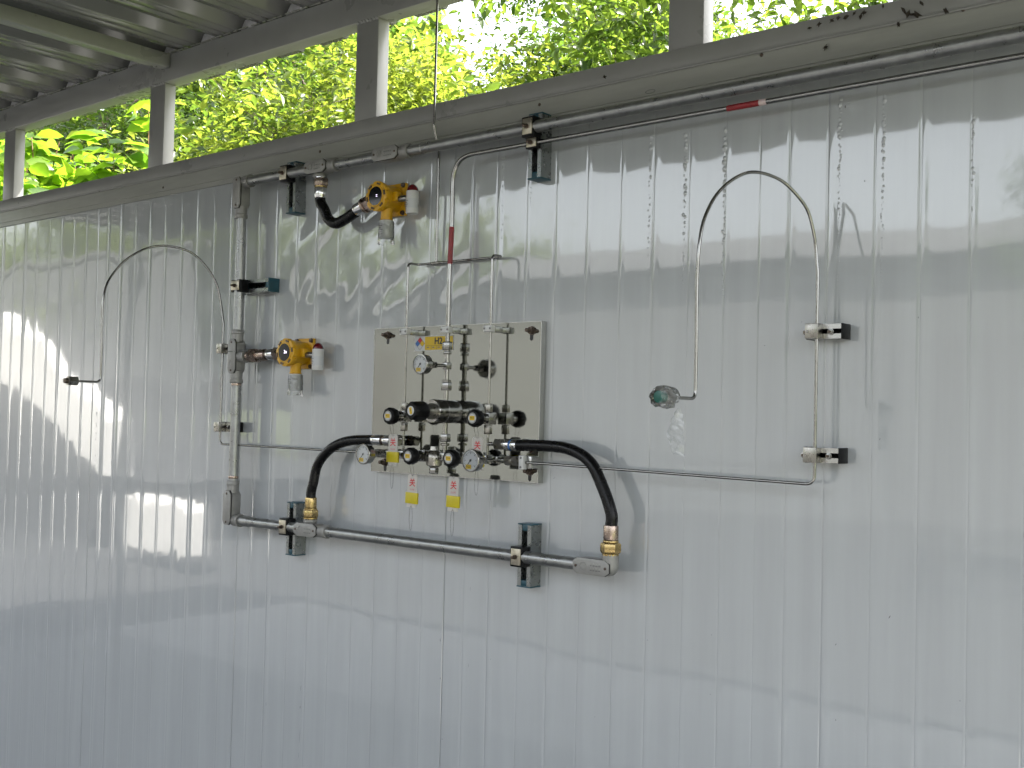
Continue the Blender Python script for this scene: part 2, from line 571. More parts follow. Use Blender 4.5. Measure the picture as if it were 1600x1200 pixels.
MB().bx(SEAM0 - 9 * PW, SEAM0 + 3 * PW, .085, .09, .0, WALL_Z1).build('back_sheet', 'flash', wall, smooth=False)

# film blisters in rows beside the ribs
blist = [(784, 242, 470, 24, .8), (829, 240, 400, 22, .7), (1014, 212, 470, 30, 1.1), (1070, 205, 455, 34, 1.5), (1131, 200, 475, 32, 1.5), (1311, 150, 440, 52, 1.1), (1379, 150, 460, 50, 1.1), (1520, 180, 370, 22, .9), (668, 262, 360, 7, .8), (147, 640, 900, 34, .8), (172, 700, 900, 22, .9)]
acc = {}
for (bx_, ya, yb, n, sc_) in blist:
    x0 = P(bx_, (ya + yb) / 2).x
    z0, z1 = P(bx_, yb).z, P(bx_, ya).z
    for i in range(n):
        t = (i + rng.uniform(.1, .9)) / n
        z = z0 + (z1 - z0) * t
        big = sc_ * (0.45 + .9 * t) * rng.uniform(.5, 1.25)
        x = x0 + rng.normal(0, .0013 * sc_)
        k = int(math.floor((x - SEAM0) / PW))
        mb = acc.setdefault(k, MB())
        rx, rz, h = .0030 * big, .0038 * big * rng.uniform(.8, 1.3), .0016 * big
        y0 = -float(wall_h(np.array([x]), np.array([z]), np.array([x - SEAM0 - k * PW]))[0]) + .0004
        v, f = [], []
        seg = 8
        for (q, hh) in ((1.35, 0), (1, .12), (.6, .75)):
            for a in range(seg):
                an = 6.283 * a / seg
                v.append((x + rx * q * math.cos(an), y0 - h * hh, z + rz * q * math.sin(an)))
        v.append((x, y0 - h, z))
        for r in range(2):
            for a in range(seg):
                f.append((r * seg + a, r * seg + (a + 1) % seg, (r + 1) * seg + (a + 1) % seg, (r + 1) * seg + a))
        for a in range(seg):
            f.append((2 * seg + a, 2 * seg + (a + 1) % seg, 3 * seg))
        mb.add(v, f)
for k, mb in acc.items():
    o = mb.build('film_blisters', 'wall', panels[k], angle=80)
    o['kind'] = 'stuff'

# scuffs and flecks on the paint
sc_acc = {}
for (px_, py_, L, W_f, ang) in [(470, 1075, .020, .0012, 84), (469, 1105, .011, .0026, 80), (468.5, 1150, .050, .0011, 88), (467, 1180, .020, .0010, 88), (1390, 964, .008, .0022, 60), (1306, 1007, .005, .0018, 60), (1306, 1125, .004, .0018, 90), (1375, 686, .006, .0014, 70), (1435, 496, .005, .0015, 90), (1351, 283, .0035, .0025, 90), (1321, 167, .007, .003, 90), (688, 1000, .010, .0022, 90), (688, 1060, .006, .0022, 90), (691, 1155, .004, .002, 20), (866, 747, .008, .001, 40), (1103, 750, .004, .0012, 50), (1316, 518, .004, .003, 80), (1195, 540, .003, .002, 0), (1253, 503, .003, .0015, 80), (416, 1100, .012, .0014, 85), (767, 1030, .004, .0012, 90), (1012, 1000, .003, .0015, 0), (1110, 1085, .003, .0015, 0), (1500, 1095, .003, .0015, 0), (1112, 992, .003, .0015, 0), (930, 1120, .003, .0012, 0), (735, 920, .014, .0009, 88), (732, 1040, .012, .0009, 88)]:
    p_ = P(px_, py_)
    k = int(math.floor((p_.x - SEAM0) / PW))
    y0 = -float(wall_h(np.array([p_.x]), np.array([p_.z]), np.array([p_.x - SEAM0 - k * PW]))[0]) - .0006
    a_ = R_(ang)
    d1, d2 = V(math.cos(a_), 0, math.sin(a_)) * L / 2, V(-math.sin(a_), 0, math.cos(a_)) * W_f / 2
    c_ = V(p_.x, y0, p_.z)
    sc_acc.setdefault(k, MB()).add([c_ - d1, c_ - d1 * .3 - d2, c_ + d1 * .5 - d2 * .7, c_ + d1, c_ + d1 * .2 + d2, c_ - d1 * .6 + d2 * .6], [(0, 1, 2, 3, 4, 5)])
for k, mb in sc_acc.items():
    mb.build('scuff_marks', 'ink_g', panels[k], smooth=False)['kind'] = 'stuff'

# flashing along the top of the panels
fx0, fx1 = SEAM0 - 9 * PW, SEAM0 + 3 * PW
fb = MB()
prof = [(.004, 2.285), (-.0095, 2.285), (-.0095, 2.309), (-.0075, 2.3095), (-.0075, 2.349), (.004, 2.349)]
# two laps of thin sheet, the upper one ending in the dark joint line
MB().bx(fx0, fx1, -.0062, -.0042, 2.290, 2.349).build('flashing', 'flash', wall, smooth=False)
MB().bx(fx0, fx1, -.0092, -.0066, 2.3065, 2.3488).build('flashing', 'flash', wall, smooth=False)
MB().bx(fx0, fx1, -.0088, .095, 2.3492, 2.3512).build('flashing', 'flash', wall, smooth=False)
for px_, py_ in ((843, 163.5), (500, 237), (1190, 86), (1505, 15), (255, 293)):
    c_ = P(px_, py_, .0092)
    MB().lathe(c_, (0, -1, 0), [(0, .0042), (.0012, .0042), (.0026, .0026)], 10).build('screw', 'bolt', wall)
# scratched ring mark on the flashing
ringp = P(1016, 143, .0092)
MB().tube([ringp + V(math.cos(a) * .013, -.0002, math.sin(a) * .0042) for a in np.linspace(0, 6.2, 26)], .0006, 5).build('scratch_mark', 'ink_g', wall)

# ------------------------------------------------------------------ the shelter frame and roof
shel = thing('canopy', (-2.0, 0, 0), 'dark grey steel canopy frame with ribbed metal roof over the wall', 'canopy')
def tubebeam(x0, x1, y0, y1, z0, z1, name='beam', bev=.004):
    return MB().bx(x0, x1, y0, y1, z0, z1).build(name, 'frame', shel, bevel=bev)
cap = MB().bx(fx0 - .02, fx1, -.006, .085, 2.3555, 2.403).build('sill_beam', 'frame', shel, bevel=.003)
MB().bx(fx0 - .02, fx1, -.0125, .085, 2.3515, 2.3575).build('lip', 'frame', cap, bevel=.002)
tubebeam(-7.15, fx1, .0, .060, 2.697, 2.792, 'head_beam')
for xc in (-6.80, -5.71, -4.622, -3.523, -2.430, -1.350, -.26):
    w_ = .094
    p = MB().bx(xc - w_ / 2, xc + w_ / 2, .002, .046, 2.4035, 2.6965).build('post', 'frame', shel, bevel=.003)
    wb = MB()
    for s in range(7):
        wb.dome((xc - w_ / 2 + w_ * (s + .5) / 7 + random.uniform(-.003, .003), .002, 2.6955), (0, -1, -.4), .0065, .003, 8, 2)
    wb.build('weld_bead', 'frame', p)
for xc in (-5.65, -3.468, -1.286, .9):
    MB().bx(xc - .025, xc + .025, -2.05, -.001, 2.742, 2.791).build('purlin', 'frame', shel, bevel=.003)
tubebeam(-7.15, 1.3, -2.085, -2.051, 2.697, 2.792, 'front_beam')
for xc in (-7.1, -1.02, 1.2):
    MB().bx(xc - .03, xc + .03, -2.083, -2.053, .0, 2.696).build('front_post', 'frame', shel, bevel=.004)
# trapezoid roof sheet: pans on the beams, ribs standing up
PITCH_R = .2275
rx = -3.909 - PITCH_R * 14
prof = []
while rx < .9:
    prof += [(rx - .052, 2.796), (rx - .028, 2.828), (rx + .028, 2.828), (rx + .052, 2.796)]
    for q in (.05, .1):
        prof += [(rx + .052 + q - .006, 2.796), (rx + .052 + q, 2.7985), (rx + .052 + q + .006, 2.796)] if rx + .052 + q + .006 < rx + PITCH_R - .052 else []
    rx += PITCH_R
ys = np.linspace(-2.18, .27, 30)
v = np.array([(x, y, z + .0012 * math.sin(y * 5 + x * 3)) for y in ys for x, z in prof])
n = len(prof)
i, j = np.meshgrid(np.arange(len(ys) - 1), np.arange(n - 1), indexing='ij')
a = i * n + j
f = np.stack([a, a + 1, a + n + 1, a + n], -1).reshape(-1, 4)
rs = raw_mesh('roof_sheet', v, f, 'roof', shel, smooth=False, org=ORG[shel.name])
sm = rs.modifiers.new('thickness', 'SOLIDIFY')
sm.thickness = .0008
sm.offset = 1
rx = -3.909 - PITCH_R * 14
while rx < .9:
    c = MB()
    t = random.uniform(-.004, .004)
    c.prism([(rx - .046 + t, 2.794), (rx + .046, 2.794), (rx + .026, 2.824 + t * .3), (rx - .024 + t, 2.825)], .004, .022)
    c.prism([(rx + .026, 2.796), (rx + .056, 2.793), (rx + .040, 2.811), (rx + .030, 2.822)], -.002, .004)
    c.build('rib_closure', 'closure', shel, bevel=.002)
    rx += PITCH_R
# blobby sealant line between roof and head beam
sb = MB()
for x in np.arange(-5.2, .4, .030):
    sb.box((x + random.uniform(-.01, .01), -.003, 2.7935 + random.uniform(-.001, .001)), (random.uniform(.012, .03), .006, .004))
sb.build('sealant', 'flash', shel, bevel=.001)['kind'] = 'stuff'

# debris caught along the sill
lit = MB()
for px_, py_, s_ in [(1300, 32, 1), (1322, 27, 1.2), (1345, 26, 1), (1412, 16, 1.2), (1419, 22, 1.4), (1432, 23, 1.7), (1478, 17, 1.3), (1404, 38, 1), (1290, 74, 1.1), (1265, 44, .8), (1280, 38, .8), (1335, 21, .9), (1350, 20, .9), (1310, 28, .8), (1440, 5, 1), (945, 120, .8), (1380, 10, .6)]:
    c = P(px_, py_, .0135)
    for q in range(3):
        a_ = random.uniform(0, 6.28)
        d1, d2 = V(math.cos(a_), -.15, math.sin(a_)) * .006 * s_ * random.uniform(.6, 1.5), V(-math.sin(a_), .1, math.cos(a_)) * .0028 * s_
        lit.add([c - d1, c + d2, c + d1, c - d2 + V(0, -.003, 0)], [(0, 1, 2), (0, 2, 3)])
lo = lit.build('leaf_litter', 'deadleaf', smooth=False)
tag(lo, 'dead leaf scraps and dirt caught on the sill beam at upper right', 'leaf litter', kind='stuff')

# ================================================================== CONDUIT
CO = .058            # centre line in front of the wall
CR = .0152
ZT, ZB, XV = 2.267, 1.2065, -2.926
cond = thing('conduit', (XV, -CO, ZB), 'galvanised conduit run framing the gas panel with boxed corner fittings', 'conduit')
XE = P(931, 886, CO).x
def pipe(a, b, r=CR, name='pipe'):
    o = MB().cyl(a, b, r, 20).build(name, 'galv', cond)
    return o
def collar(par, c, d, r=.021, L=.018, matn='cast'):
    c, d = Vector(c), Vector(d).normalized()
    MB().lathe(c, d, [(0, r * .92), (.002, r), (L - .002, r), (L, r * .92)], 20).build('collar', matn, par)
def conduit_body(c, axis, L=.098, hubs=(), plate_txt=True):
    """cast body with a front cover; axis 'x' or 'z'; hubs: directions of the threaded necks"""
    c = Vector(c)
    w, dp = .037, .040
    mb = MB()
    def q(u, w_): return (c.x + u, c.z + w_) if axis == 'x' else (c.x + w_, c.z + u)
    h = L / 2
    out = [(-h, -.010), (-h + .012, -w / 2), (h - .012, -w / 2), (h, -.010), (h, .010), (h - .012, w / 2), (-h + .012, w / 2), (-h, .010)]
    poly = [q(*p) for p in out]
    o = MB().prism(poly, c.y - .016, c.y + .019).build('conduit_body', 'cast', cond, bevel=.003)
    def sc(k): return [(c.x + (a - c.x) * k, c.z + (b - c.z) * k) for a, b in poly]
    MB().prism(sc(1.035), c.y - .0185, c.y - .0155).build('gasket', 'rubber_gasket', o)
    MB().prism(sc(1.02), c.y - .0225, c.y - .0187).build('cover', 'cast', o, bevel=.001)
    for s in (-1, 1):
        a, b = q(s * (h - .008), 0)
        MB().lathe((a, c.y - .0222, b), (0, -1, 0), [(0, .0034), (.0016, .0034), (.0024, .002)], 10).build('screw', 'bolt', o)
    if plate_txt:
        for row in range(4):
            a, b = q(h * .28, .009 - row * .0055)
            mb2 = MB()
            for k in range(4):
                ww = random.uniform(.003, .006)
                mb2.box((a - .012 + k * .008, c.y - .0230, b), (ww, .0008, .0022))
            mb2.build('raised_mark', 'ink_g' if row % 2 else 'flash', o, smooth=False)
        a, b = q(-h * .42, 0)
        MB().tube([(a + .009 * math.cos(t), c.y - .0227, b + .009 * math.sin(t)) for t in np.linspace(0, 6.283, 17)], .0009, 6).build('raised_ring', 'cast', o)
    for d in hubs:
        d = Vector(d)
        L0 = h if abs(d.x if axis == 'x' else d.z) > .5 else w / 2
        MB().lathe(c + d * (L0 - .006), d, [(0, .0185), (.024, .0185), (.026, .0205), (.036, .0205), (.038, .019)] if L0 > .03 or axis == 'z' else [(0, .0185), (.008, .0185), (.010, .0205), (.017, .0205), (.018, .019)], 18).build('hub', 'cast', o)
    return o
XA = P(500, 262, CO).x      # tee over the upper detector
XB = P(609, 241, CO).x      # straight box
XT = P(484.5, 828, CO).x    # lower tee
ZM = P(372, 557, CO).z      # tee feeding the lower detector
pipe((XV + .03, -CO, ZT), (XA - .05, -CO, ZT))
pipe((XA + .05, -CO, ZT), (XB - .05, -CO, ZT))
pipe((XB + .05, -CO, ZT), (.45, -CO, ZT))
pipe((XV, -CO, ZT - .09), (XV, -CO, ZM + .05))
pipe((XV, -CO, ZM - .05), (XV, -CO, ZB + .10))
pipe((XV + .03, -CO, ZB), (XT - .05, -CO, ZB))
pipe((XT + .05, -CO, ZB), (XE - .05, -CO, ZB))
conduit_body((XV - .002, -CO, ZT - .035), 'z', .096, [(0, 0, -1)], False)
conduit_body((XV - .001, -CO, ZM), 'z', .104, [(0, 0, -1), (0, 0, 1), (1, 0, 0)])
conduit_body((XV - .002, -CO, ZB + .038), 'z', .104, [(0, 0, 1)], False)
MB().lathe((XV + .012, -CO, ZT), (1, 0, 0), [(0, .019), (.020, .019), (.022, .0205), (.032, .0205)], 18).build('collar', 'cast', cond)
MB().lathe((XV + .012, -CO, ZB), (1, 0, 0), [(0, .019), (.020, .019), (.022, .0205), (.032, .0205)], 18).build('collar', 'cast', cond)
conduit_body((XA, -CO, ZT), 'x', .092, [(1, 0, 0), (0, 0, -1)])
conduit_body((XB, -CO, ZT), 'x', .098, [(1, 0, 0)])
conduit_body((XT, -CO, ZB), 'x', .096, [(1, 0, 0), (0, 0, 1)])
conduit_body((XE, -CO, ZB), 'x', .100, [])
XH = P(954, 860, CO).x
MB().tube(fillet([(XE + .03, -CO, ZB), (XH, -CO, ZB), (XH, -CO, ZB + .032)], .02), .020, 18).build('elbow', 'cast', cond)
for (x, z) in ((XB + .1, ZT), (XV + .055, ZB)):
    MB().lathe((x, -CO, z), (1, 0, 0), [(0, CR), (.002, CR + .0016), (.03, CR + .0016), (.032, CR)], 20).build('coupling', 'galv', cond)
rz = [(XV, ZB + .128), (XV, ZM - .092)]
for (x, z) in rz:
    MB().lathe((x, -CO, z), (0, 0, 1), [(0, CR), (.001, CR + .0006), (.008, CR + .0006), (.009, CR)], 20).build('rust_ring', 'copper', cond)

# ------------------------------------------------------------------ strut brackets with teal end caps
def strut(cx, cz, length, axis, label, pipes, w=.041, dp=.041, group='strut channel brackets with teal caps', pipe_at=None):
    """pipes: list of (coordinate along the strut relative to its centre, pipe radius)"""
    t = thing('strut_bracket', (cx, 0, cz), label, 'bracket', group)
    def B(u0, u1, y0, y1, w0, w1):
        m_ = MB()
        if axis == 'z':
            return m_.bx(cx + w0, cx + w1, y0, y1, cz + u0, cz + u1)
        return m_.bx(cx + u0, cx + u1, y0, y1, cz + w0, cz + w1)
    h = length / 2
    ch = B(-h, h, -.0028, -.0004, -w / 2, w / 2)
    for s in (-1, 1):
        a = B(-h, h, -dp, -.003, s * w / 2 - s * .0022, s * w / 2)
        ch.add(a.v, a.f)
        a = B(-h, h, -dp, -dp + .0022, s * (w / 2 - .0024), s * (w / 2 - .0115))
        ch.add(a.v, a.f)
        a = B(-h, h, -dp + .0024, -dp + .009, s * (w / 2 - .0096), s * (w / 2 - .0115))
        ch.add(a.v, a.f)
    chn = ch.build('channel', 'strut', t, smooth=False)
    for s in (-1, 1):
        B(s * h, s * (h + .0035), -dp - .0012, -.0006, -w / 2 - .0012, w / 2 + .0012).build('end_cap', 'teal', t, bevel=.0008)
        B(s * (h - .014), s * (h - .0005), -dp + .0005, -.006, -w / 2 + .012, w / 2 - .012).build('end_cap_plug', 'teal', t, bevel=.001)
    for (u, pr, po) in pipes:
        bw = pr * 1.25 + .006
        y1 = -(po + pr * .92)
        B(u - bw, u + bw, y1, -dp - .0013, -.0195, .0195).build('clamp_block', 'black', t, bevel=.002)
        cl = B(u - bw * .8, u + bw * .8, y1 - .0042, y1 - .0006, -.014, .016).build('clamp_plate', 'zinc', t, bevel=.0012)
        c = (cx, y1 - .004, cz + u) if axis == 'z' else (cx + u, y1 - .004, cz)
        MB().lathe(c, (0, -1, 0), [(0, .0062), (.005, .0062), (.0055, .004), (.014, .004), (.0145, .003)], 6).build('bolt', 'bolt', cl)
    return t
s1 = P(448, 826, .041); strut(s1.x + .020, P(454, 826, .041).z, .152, 'z', 'vertical teal-capped strut bracket under the lower left hose fitting', [(ZB - P(454, 826, .041).z, CR, CO)])
c2 = P(819, 868, .041); strut(c2.x, c2.z, .150, 'z', 'vertical teal-capped strut bracket on the lower conduit nearest the right box', [(ZB - c2.z, CR, CO)])
c3 = P(455, 293, .041); strut(c3.x, c3.z, .150, 'z', 'vertical teal-capped strut bracket holding the top conduit left of upper detector', [(ZT - c3.z, CR, CO)])
c4 = P(836, 228, .041); strut(c4.x, c4.z, .158, 'z', 'vertical teal-capped strut bracket clamping both the top conduit and the steel supply tube', [(ZT - c4.z, CR, CO), (2.230 - c4.z, .0064, .049)])
c5 = P(392, 447, .041); strut(c5.x + .010, c5.z, .155, 'x', 'horizontal teal-capped strut bracket holding the vertical conduit', [(XV - c5.x - .010, CR, CO)])

# ------------------------------------------------------------------ small tube clamps
TOFF = .053
def tube_clamp(cx, cz, label, tube_x):
    t = thing('tube_clamp', (cx, 0, cz), label, 'tube clamp', 'small steel tube clamps with black end cap')
    w, h, dp = .072, .031, .040
    m_ = MB()
    for (z0, z1) in ((-.015, -.005), (.005, .015)):
        m_.bx(cx - w / 2, cx + w / 2, -dp, -dp + .002, cz + z0, cz + z1)
    m_.bx(cx - w / 2, cx + w / 2, -dp + .0022, -.001, cz + .0128, cz + .015)
    m_.bx(cx - w / 2, cx + w / 2, -dp + .0022, -.001, cz - .015, cz - .0128)
    m_.build('channel', 'plate_edge', t, smooth=False)
    MB().bx(cx - w / 2, cx + w / 2, -.012, -.004, cz - .012, cz + .012).build('channel_back', 'black', t)
    MB().bx(cx + w / 2, cx + w / 2 + .0035, -dp - .001, -.0005, cz - .016, cz + .016).build('end_cap', 'black', t, bevel=.001)
    MB().bx(cx - w / 2 - .003, cx - w / 2, -dp - .001, -.0005, cz - .016, cz + .016).build('end_cap', 'black', t, bevel=.001)
    MB().bx(tube_x - .021, tube_x + .007, -dp - .024, -dp - .0002, cz - .0155, cz + .0155).build('clamp_block', 'stain_d', t, bevel=.0008)
    for bx_ in (tube_x - .029, tube_x + .024):
        b = MB().lathe((bx_, -dp - .0003, cz - .001), (0, -1, 0), [(0, .0068), (.0014, .0068), (.0016, .0052), (.005, .0052), (.0054, .004)], 16).build('washer_bolt', 'stain', t)
        MB().lathe((bx_, -dp - .0056, cz - .001), (0, -1, 0), [(0, .0030), (.0035, .0028)], 10).build('bolt_shank', 'bolt', b)
    MB().lathe((tube_x - .016, -dp - .024, cz - .001), (0, -1, 0), [(0, .0032), (.0012, .003)], 10).build('screw', 'stain', t)
    return t
XPR = P(1275, 600, TOFF).x
XPL = P(346.5, 600, TOFF).x
tube_clamp(XPR + .010, P(1280, 518, .04).z, 'small steel tube clamp on the right looped tube, upper of two', XPR)
tube_clamp(XPR + .008, P(1276, 711, .04).z, 'small steel tube clamp on the right looped tube, just above its lower bend', XPR)
tube_clamp(XPL + .008, P(350, 545, .04).z, 'small steel tube clamp on the left looped tube beside the conduit tee box', XPL)
tube_clamp(XPL + .008, P(350, 667, .04).z, 'small steel tube clamp on the left looped tube, just above its lower bend', XPL)

# ------------------------------------------------------------------ gas detectors
def detector(cx, cz, label, digits):
    """wall plate centre cx, cz"""
    t = thing('gas_detector', (cx, 0, cz), label, 'gas detector', 'yellow gas detectors')
    pl = MB().bx(cx - .040, cx + .040, -.012, -.0005, cz - .046, cz + .046).build('mounting_plate', 'yellow', t, bevel=.003)
    for sx_ in (-1, 1):
        for sz_ in (-1, 1):
            MB().lathe((cx + sx_ * .033, -.012, cz + sz_ * .039), (0, -1, 0), [(0, .0072), (.0015, .0072), (.0018, .0058), (.006, .0058), (.0065, .003)], 12).build('bolt', 'bolt', pl)
    body = MB().lathe((cx, -.010, cz), (0, -1, 0), [(0, .034), (.012, .036), (.050, .037), (.052, .0385), (.062, .0385)], 28).build('housing', 'yellow', t)
    # square shoulders that carry the side entries
    MB().bx(cx - .052, cx + .052, -.056, -.030, cz - .014, cz + .014).build('shoulder', 'yellow', body, bevel=.006)
    lid = MB()
    seg = 48
    pr = []
    for k in range(seg):
        a = 2 * math.pi * k / seg + .39
        pr.append((a, .0415 if k % 6 else .0370))
    lid.prism([(cx + r * math.cos(a), cz + r * math.sin(a)) for a, r in pr], -.085, -.070)
    ld = lid.build('lid', 'yellow', t, bevel=.0012)
    MB().lathe((cx, -.083, cz), (0, -1, 0), [(0, .031), (.004, .030), (.0042, .0265)], 32).build('bezel', 'yellow', ld)
    for k in range(6):
        a = math.pi / 3 * k + .2
        MB().box((cx + .0345 * math.cos(a), -.0858, cz + .0345 * math.sin(a)), (.005, .003, .013), Matrix.Rotation(-a, 3, 'Y')).build('lid_slot', 'bolt', ld)
    wn_ = MB().lathe((cx, -.0865, cz), (0, -1, 0), [(0, .0262), (.0012, .026)], 32).build('window', 'glass_dark', t)
    lettering(digits, (cx + .006, -.0882, cz + .001), .013, 'digit', wn_, 'display_digits', .0004)
    # beacon on the right
    bxx, by = cx + .098, -.040
    MB().cyl((cx + .050, -.043, cz - .006), (bxx - .010, by, cz - .008), .009, 16).build('beacon_neck', 'stain', t)
    zb0 = cz - .052
    bc = MB().lathe((bxx, by, zb0), (0, 0, 1), [(0, .0165), (.002, .0175), (.060, .0175), (.062, .0168)], 24).build('beacon', 'white', t)
    MB().dome((bxx, by, zb0 + .0622), (0, 0, 1), .0158, .019, 20, 6).build('beacon_lens', 'red', bc)
    MB().lathe((bxx, by, zb0 + .014), (0, 0, 1), [(0, .0178), (.026, .0178)], 24).build('beacon_label', 'stick_w', bc)
    for k in range(4):
        sheet(bxx - .012, bxx - .002 + (k % 2) * .004, zb0 + .018 + k * .005, zb0 + .0195 + k * .005, by - .0182, bc, 'print_line', 'ink_g')
    # sensor below
    sx0, sy0 = cx + .003, -.045
    MB().lathe((sx0, sy0, cz - .030), (0, 0, -1), [(0, .020), (.010, .0165), (.028, .0165), (.029, .018), (.032, .018)], 20).build('sensor_neck', 'yellow', t)
    sn = MB().lathe((sx0, sy0, cz - .063), (0, 0, -1), [(0, .0185), (.002, .0198), (.012, .0198), (.0125, .019), (.014, .0198), (.044, .0198), (.050, .0165)], 24).build('sensor', 'white', t)
    for k in range(5):
        w_ = (.016, .010, .018, .012, .017)[k]
        sheet(sx0 - .011, sx0 - .011 + w_, cz - .080 - k * .0058, cz - .0785 - k * .0058, sy0 - .0202, sn, 'print_line', 'ink_g')
    # clear wrapper gathered round the sensor
    fv, ff = [], []
    rr = random.Random(int(cx * 1000))
    for i_, z in enumerate(np.linspace(-.066, -.128, 8)):
        for k in range(14):
            a = 2 * math.pi * k / 14
            r = .0212 + rr.uniform(-.0006, .0022) + (.002 if i_ > 5 else 0)
            fv.append((sx0 + r * math.cos(a), sy0 + r * math.sin(a), cz + z + rr.uniform(-.002, .002)))
    for i_ in range(7):
        for k in range(14):
            ff.append((i_ * 14 + k, i_ * 14 + (k + 1) % 14, (i_ + 1) * 14 + (k + 1) % 14, (i_ + 1) * 14 + k))
    fo = MB(); fo.add(fv, ff)
    fo.build('plastic_wrap', 'film', t, smooth=False)
    return t
D1 = P(622, 314); D2 = P(480, 553)
detector(D1.x, D1.z, 'yellow gas detector with red beacon below the top conduit', '::')
detector(D2.x, D2.z, 'yellow gas detector with red beacon joined to the vertical conduit', '2u')

def gland(p0, p1, specs, parent, name='gland'):
    """stack of turned pieces from p0 towards p1: (length, radius, kind, material)"""
    p0, p1 = Vector(p0), Vector(p1)
    d = (p1 - p0).normalized()
    c = p0
    for (L, r, kind, mt) in specs:
        if kind == 'hex':
            MB().hexn(c, c + d * L, r).build('hex_nut', mt, parent)
        else:
            MB().lathe(c, d, [(0, r * .95), (min(.002, L * .2), r), (L - min(.002, L * .2), r), (L, r * .95)], 20).build(name, mt, parent)
        c = c + d * L
    return c

# coupling between the tee on the vertical conduit and the lower detector
g2 = thing('conduit_union', (XV + .05, -CO, ZM), 'nickel union nipple between the vertical conduit and lower detector', 'pipe union')
a0 = V(XV + .052, -CO, ZM); a1 = V(D2.x - .050, -.045, D2.z)
L_ = (a1 - a0).length
gland(a0, a1, [(L_ * .10, .015, 'c', 'copper'), (L_ * .20, .0235, 'hex', 'copper'), (L_ * .22, .0185, 'c', 'copper'), (L_ * .06, .0165, 'c', 'bolt'), (L_ * .17, .0175, 'c', 'chrome'), (L_ * .25, .0215, 'hex', 'copper')], g2, 'sleeve')

# ------------------------------------------------------------------ black flexible hoses
def hose(label, pts, r, ends):
    t = thing('flexible_hose', pts[0], label, 'hose', 'black flexible conduit hoses')
    path = spline(pts, 9)
    h = MB().tube(path, r, 18).build('hose_body', 'hose', t)
    for (p0, p1, specs) in ends:
        gland(p0, p1, specs, t, 'sleeve')
    return t
HOFF = .040
xn = XT
zt_ = ZB + .031
pts = [P(491.5, 782, CO), P(489.5, 755, CO), P(497, 725, .056), P(517, 701, .056), P(545, 689, .055), P(588, 687, .055)]
pts = [V(xn, -CO, zt_ + .034), V(xn, -CO, zt_ + .060), V(xn, -CO, zt_ + .078)] + pts[1:]
hose('black flexible hose curving up from the lower left conduit tee to the gas panel', pts, .0142,
     [((xn, -CO, zt_ - .004), (xn, -CO, zt_ + .1), [(.004, .019, 'c', 'cast'), (.005, .021, 'c', 'brass'), (.022, .0235, 'hex', 'brass'), (.005, .019, 'c', 'brass'), (.030, .0172, 'c', 'brass')]),
      (P(584, 687, .055), P(640, 690, .054), [(.036, .0150, 'c', 'chrome'), (.010, .0135, 'c', 'bolt'), (.026, .0150, 'c', 'chrome'), (.008, .0145, 'c', 'bolt'), (.020, .0150, 'hex', 'stain_d')])])
pts = [P(806, 696, .055), P(850, 696.5, .055), P(890, 702, .056), P(922, 722, .057), P(942, 762, .057), P(953, 832, CO)]
pts = pts[:-1] + [V(XH, -CO, ZB + .125), V(XH, -CO, ZB + .095), V(XH, -CO, ZB + .068)]
hose('black flexible hose curving down from the gas panel to the right conduit end box', pts, .0142,
     [((XH, -CO, ZB + .028), (XH, -CO, ZB + .2), [(.006, .020, 'c', 'brass'), (.024, .0240, 'hex', 'brass'), (.006, .0185, 'c', 'brass'), (.034, .0175, 'c', 'copper')]),
      (P(810, 696, .055), P(760, 693, .054), [(.018, .0150, 'c', 'chrome'), (.006, .0140, 'c', 'ink_b'), (.018, .0150, 'c', 'chrome'), (.008, .0115, 'c', 'stain'), (.024, .0150, 'hex', 'stain_d'), (.022, .0045, 'c', 'stain')])])
xs = XA + .006
pts = [V(xs, -CO, ZT - .072), V(xs, -CO, ZT - .100), P(506.5, 327, CO), P(513, 342, .056), P(525, 349, .055), P(540, 342, .052), P(556, 331, .050)]
e0 = V(D1.x - .050, -.045, D1.z)
hose('short black flexible hose drooping from the top conduit to the upper detector', pts, .0158,
     [((xs, -CO, ZT - .029), (xs, -CO, ZT - .3), [(.004, .020, 'c', 'chrome'), (.022, .0225, 'hex', 'copper'), (.005, .019, 'c', 'brass'), (.030, .0180, 'c', 'chrome')]),
      (e0, P(545, 335, .052), [(.012, .016, 'c', 'chrome'), (.022, .0215, 'hex', 'copper'), (.008, .0225, 'c', 'copper'), (.030, .0180, 'c', 'chrome')])])

# ================================================================== GAS PANEL
BX0, BX1, BZ0, BZ1 = -2.338, -1.737, 1.388, 1.787
BT = .020                                    # plate face in front of the wall
bp_ = thing('gas_manifold', ((BX0 + BX1) / 2, 0, BZ0), 'polished stainless gas manifold panel with valves, gauges and regulator', 'gas panel')
pl = MB().bx(BX0, BX1, -BT, -BT + .0016, BZ0, BZ1).build('back_plate', 'mirror', bp_, smooth=False)
e_ = MB()
e_.bx(BX0, BX1, -BT - .0006, -.001, BZ1 + .0002, BZ1 + .0018)
MB().bx(BX0, BX1, -BT - .0006, -.001, BZ0 - .0018, BZ0 - .0002).build('folded_edge', 'plate_edge', pl, smooth=False)
e_.build('folded_edge', 'plate_edge', pl, smooth=False)
e_ = MB()
e_.bx(BX0 - .0018, BX0 - .0002, -BT - .0006, -.001, BZ0 - .0018, BZ1 + .0018)
e_.build('folded_edge', 'plate_edge', pl, smooth=False)
MB().bx(BX1 + .0002, BX1 + .0018, -BT - .0006, -.001, BZ0 - .0018, BZ1 + .0018).build('folded_edge', 'plate_edge', pl, smooth=False)
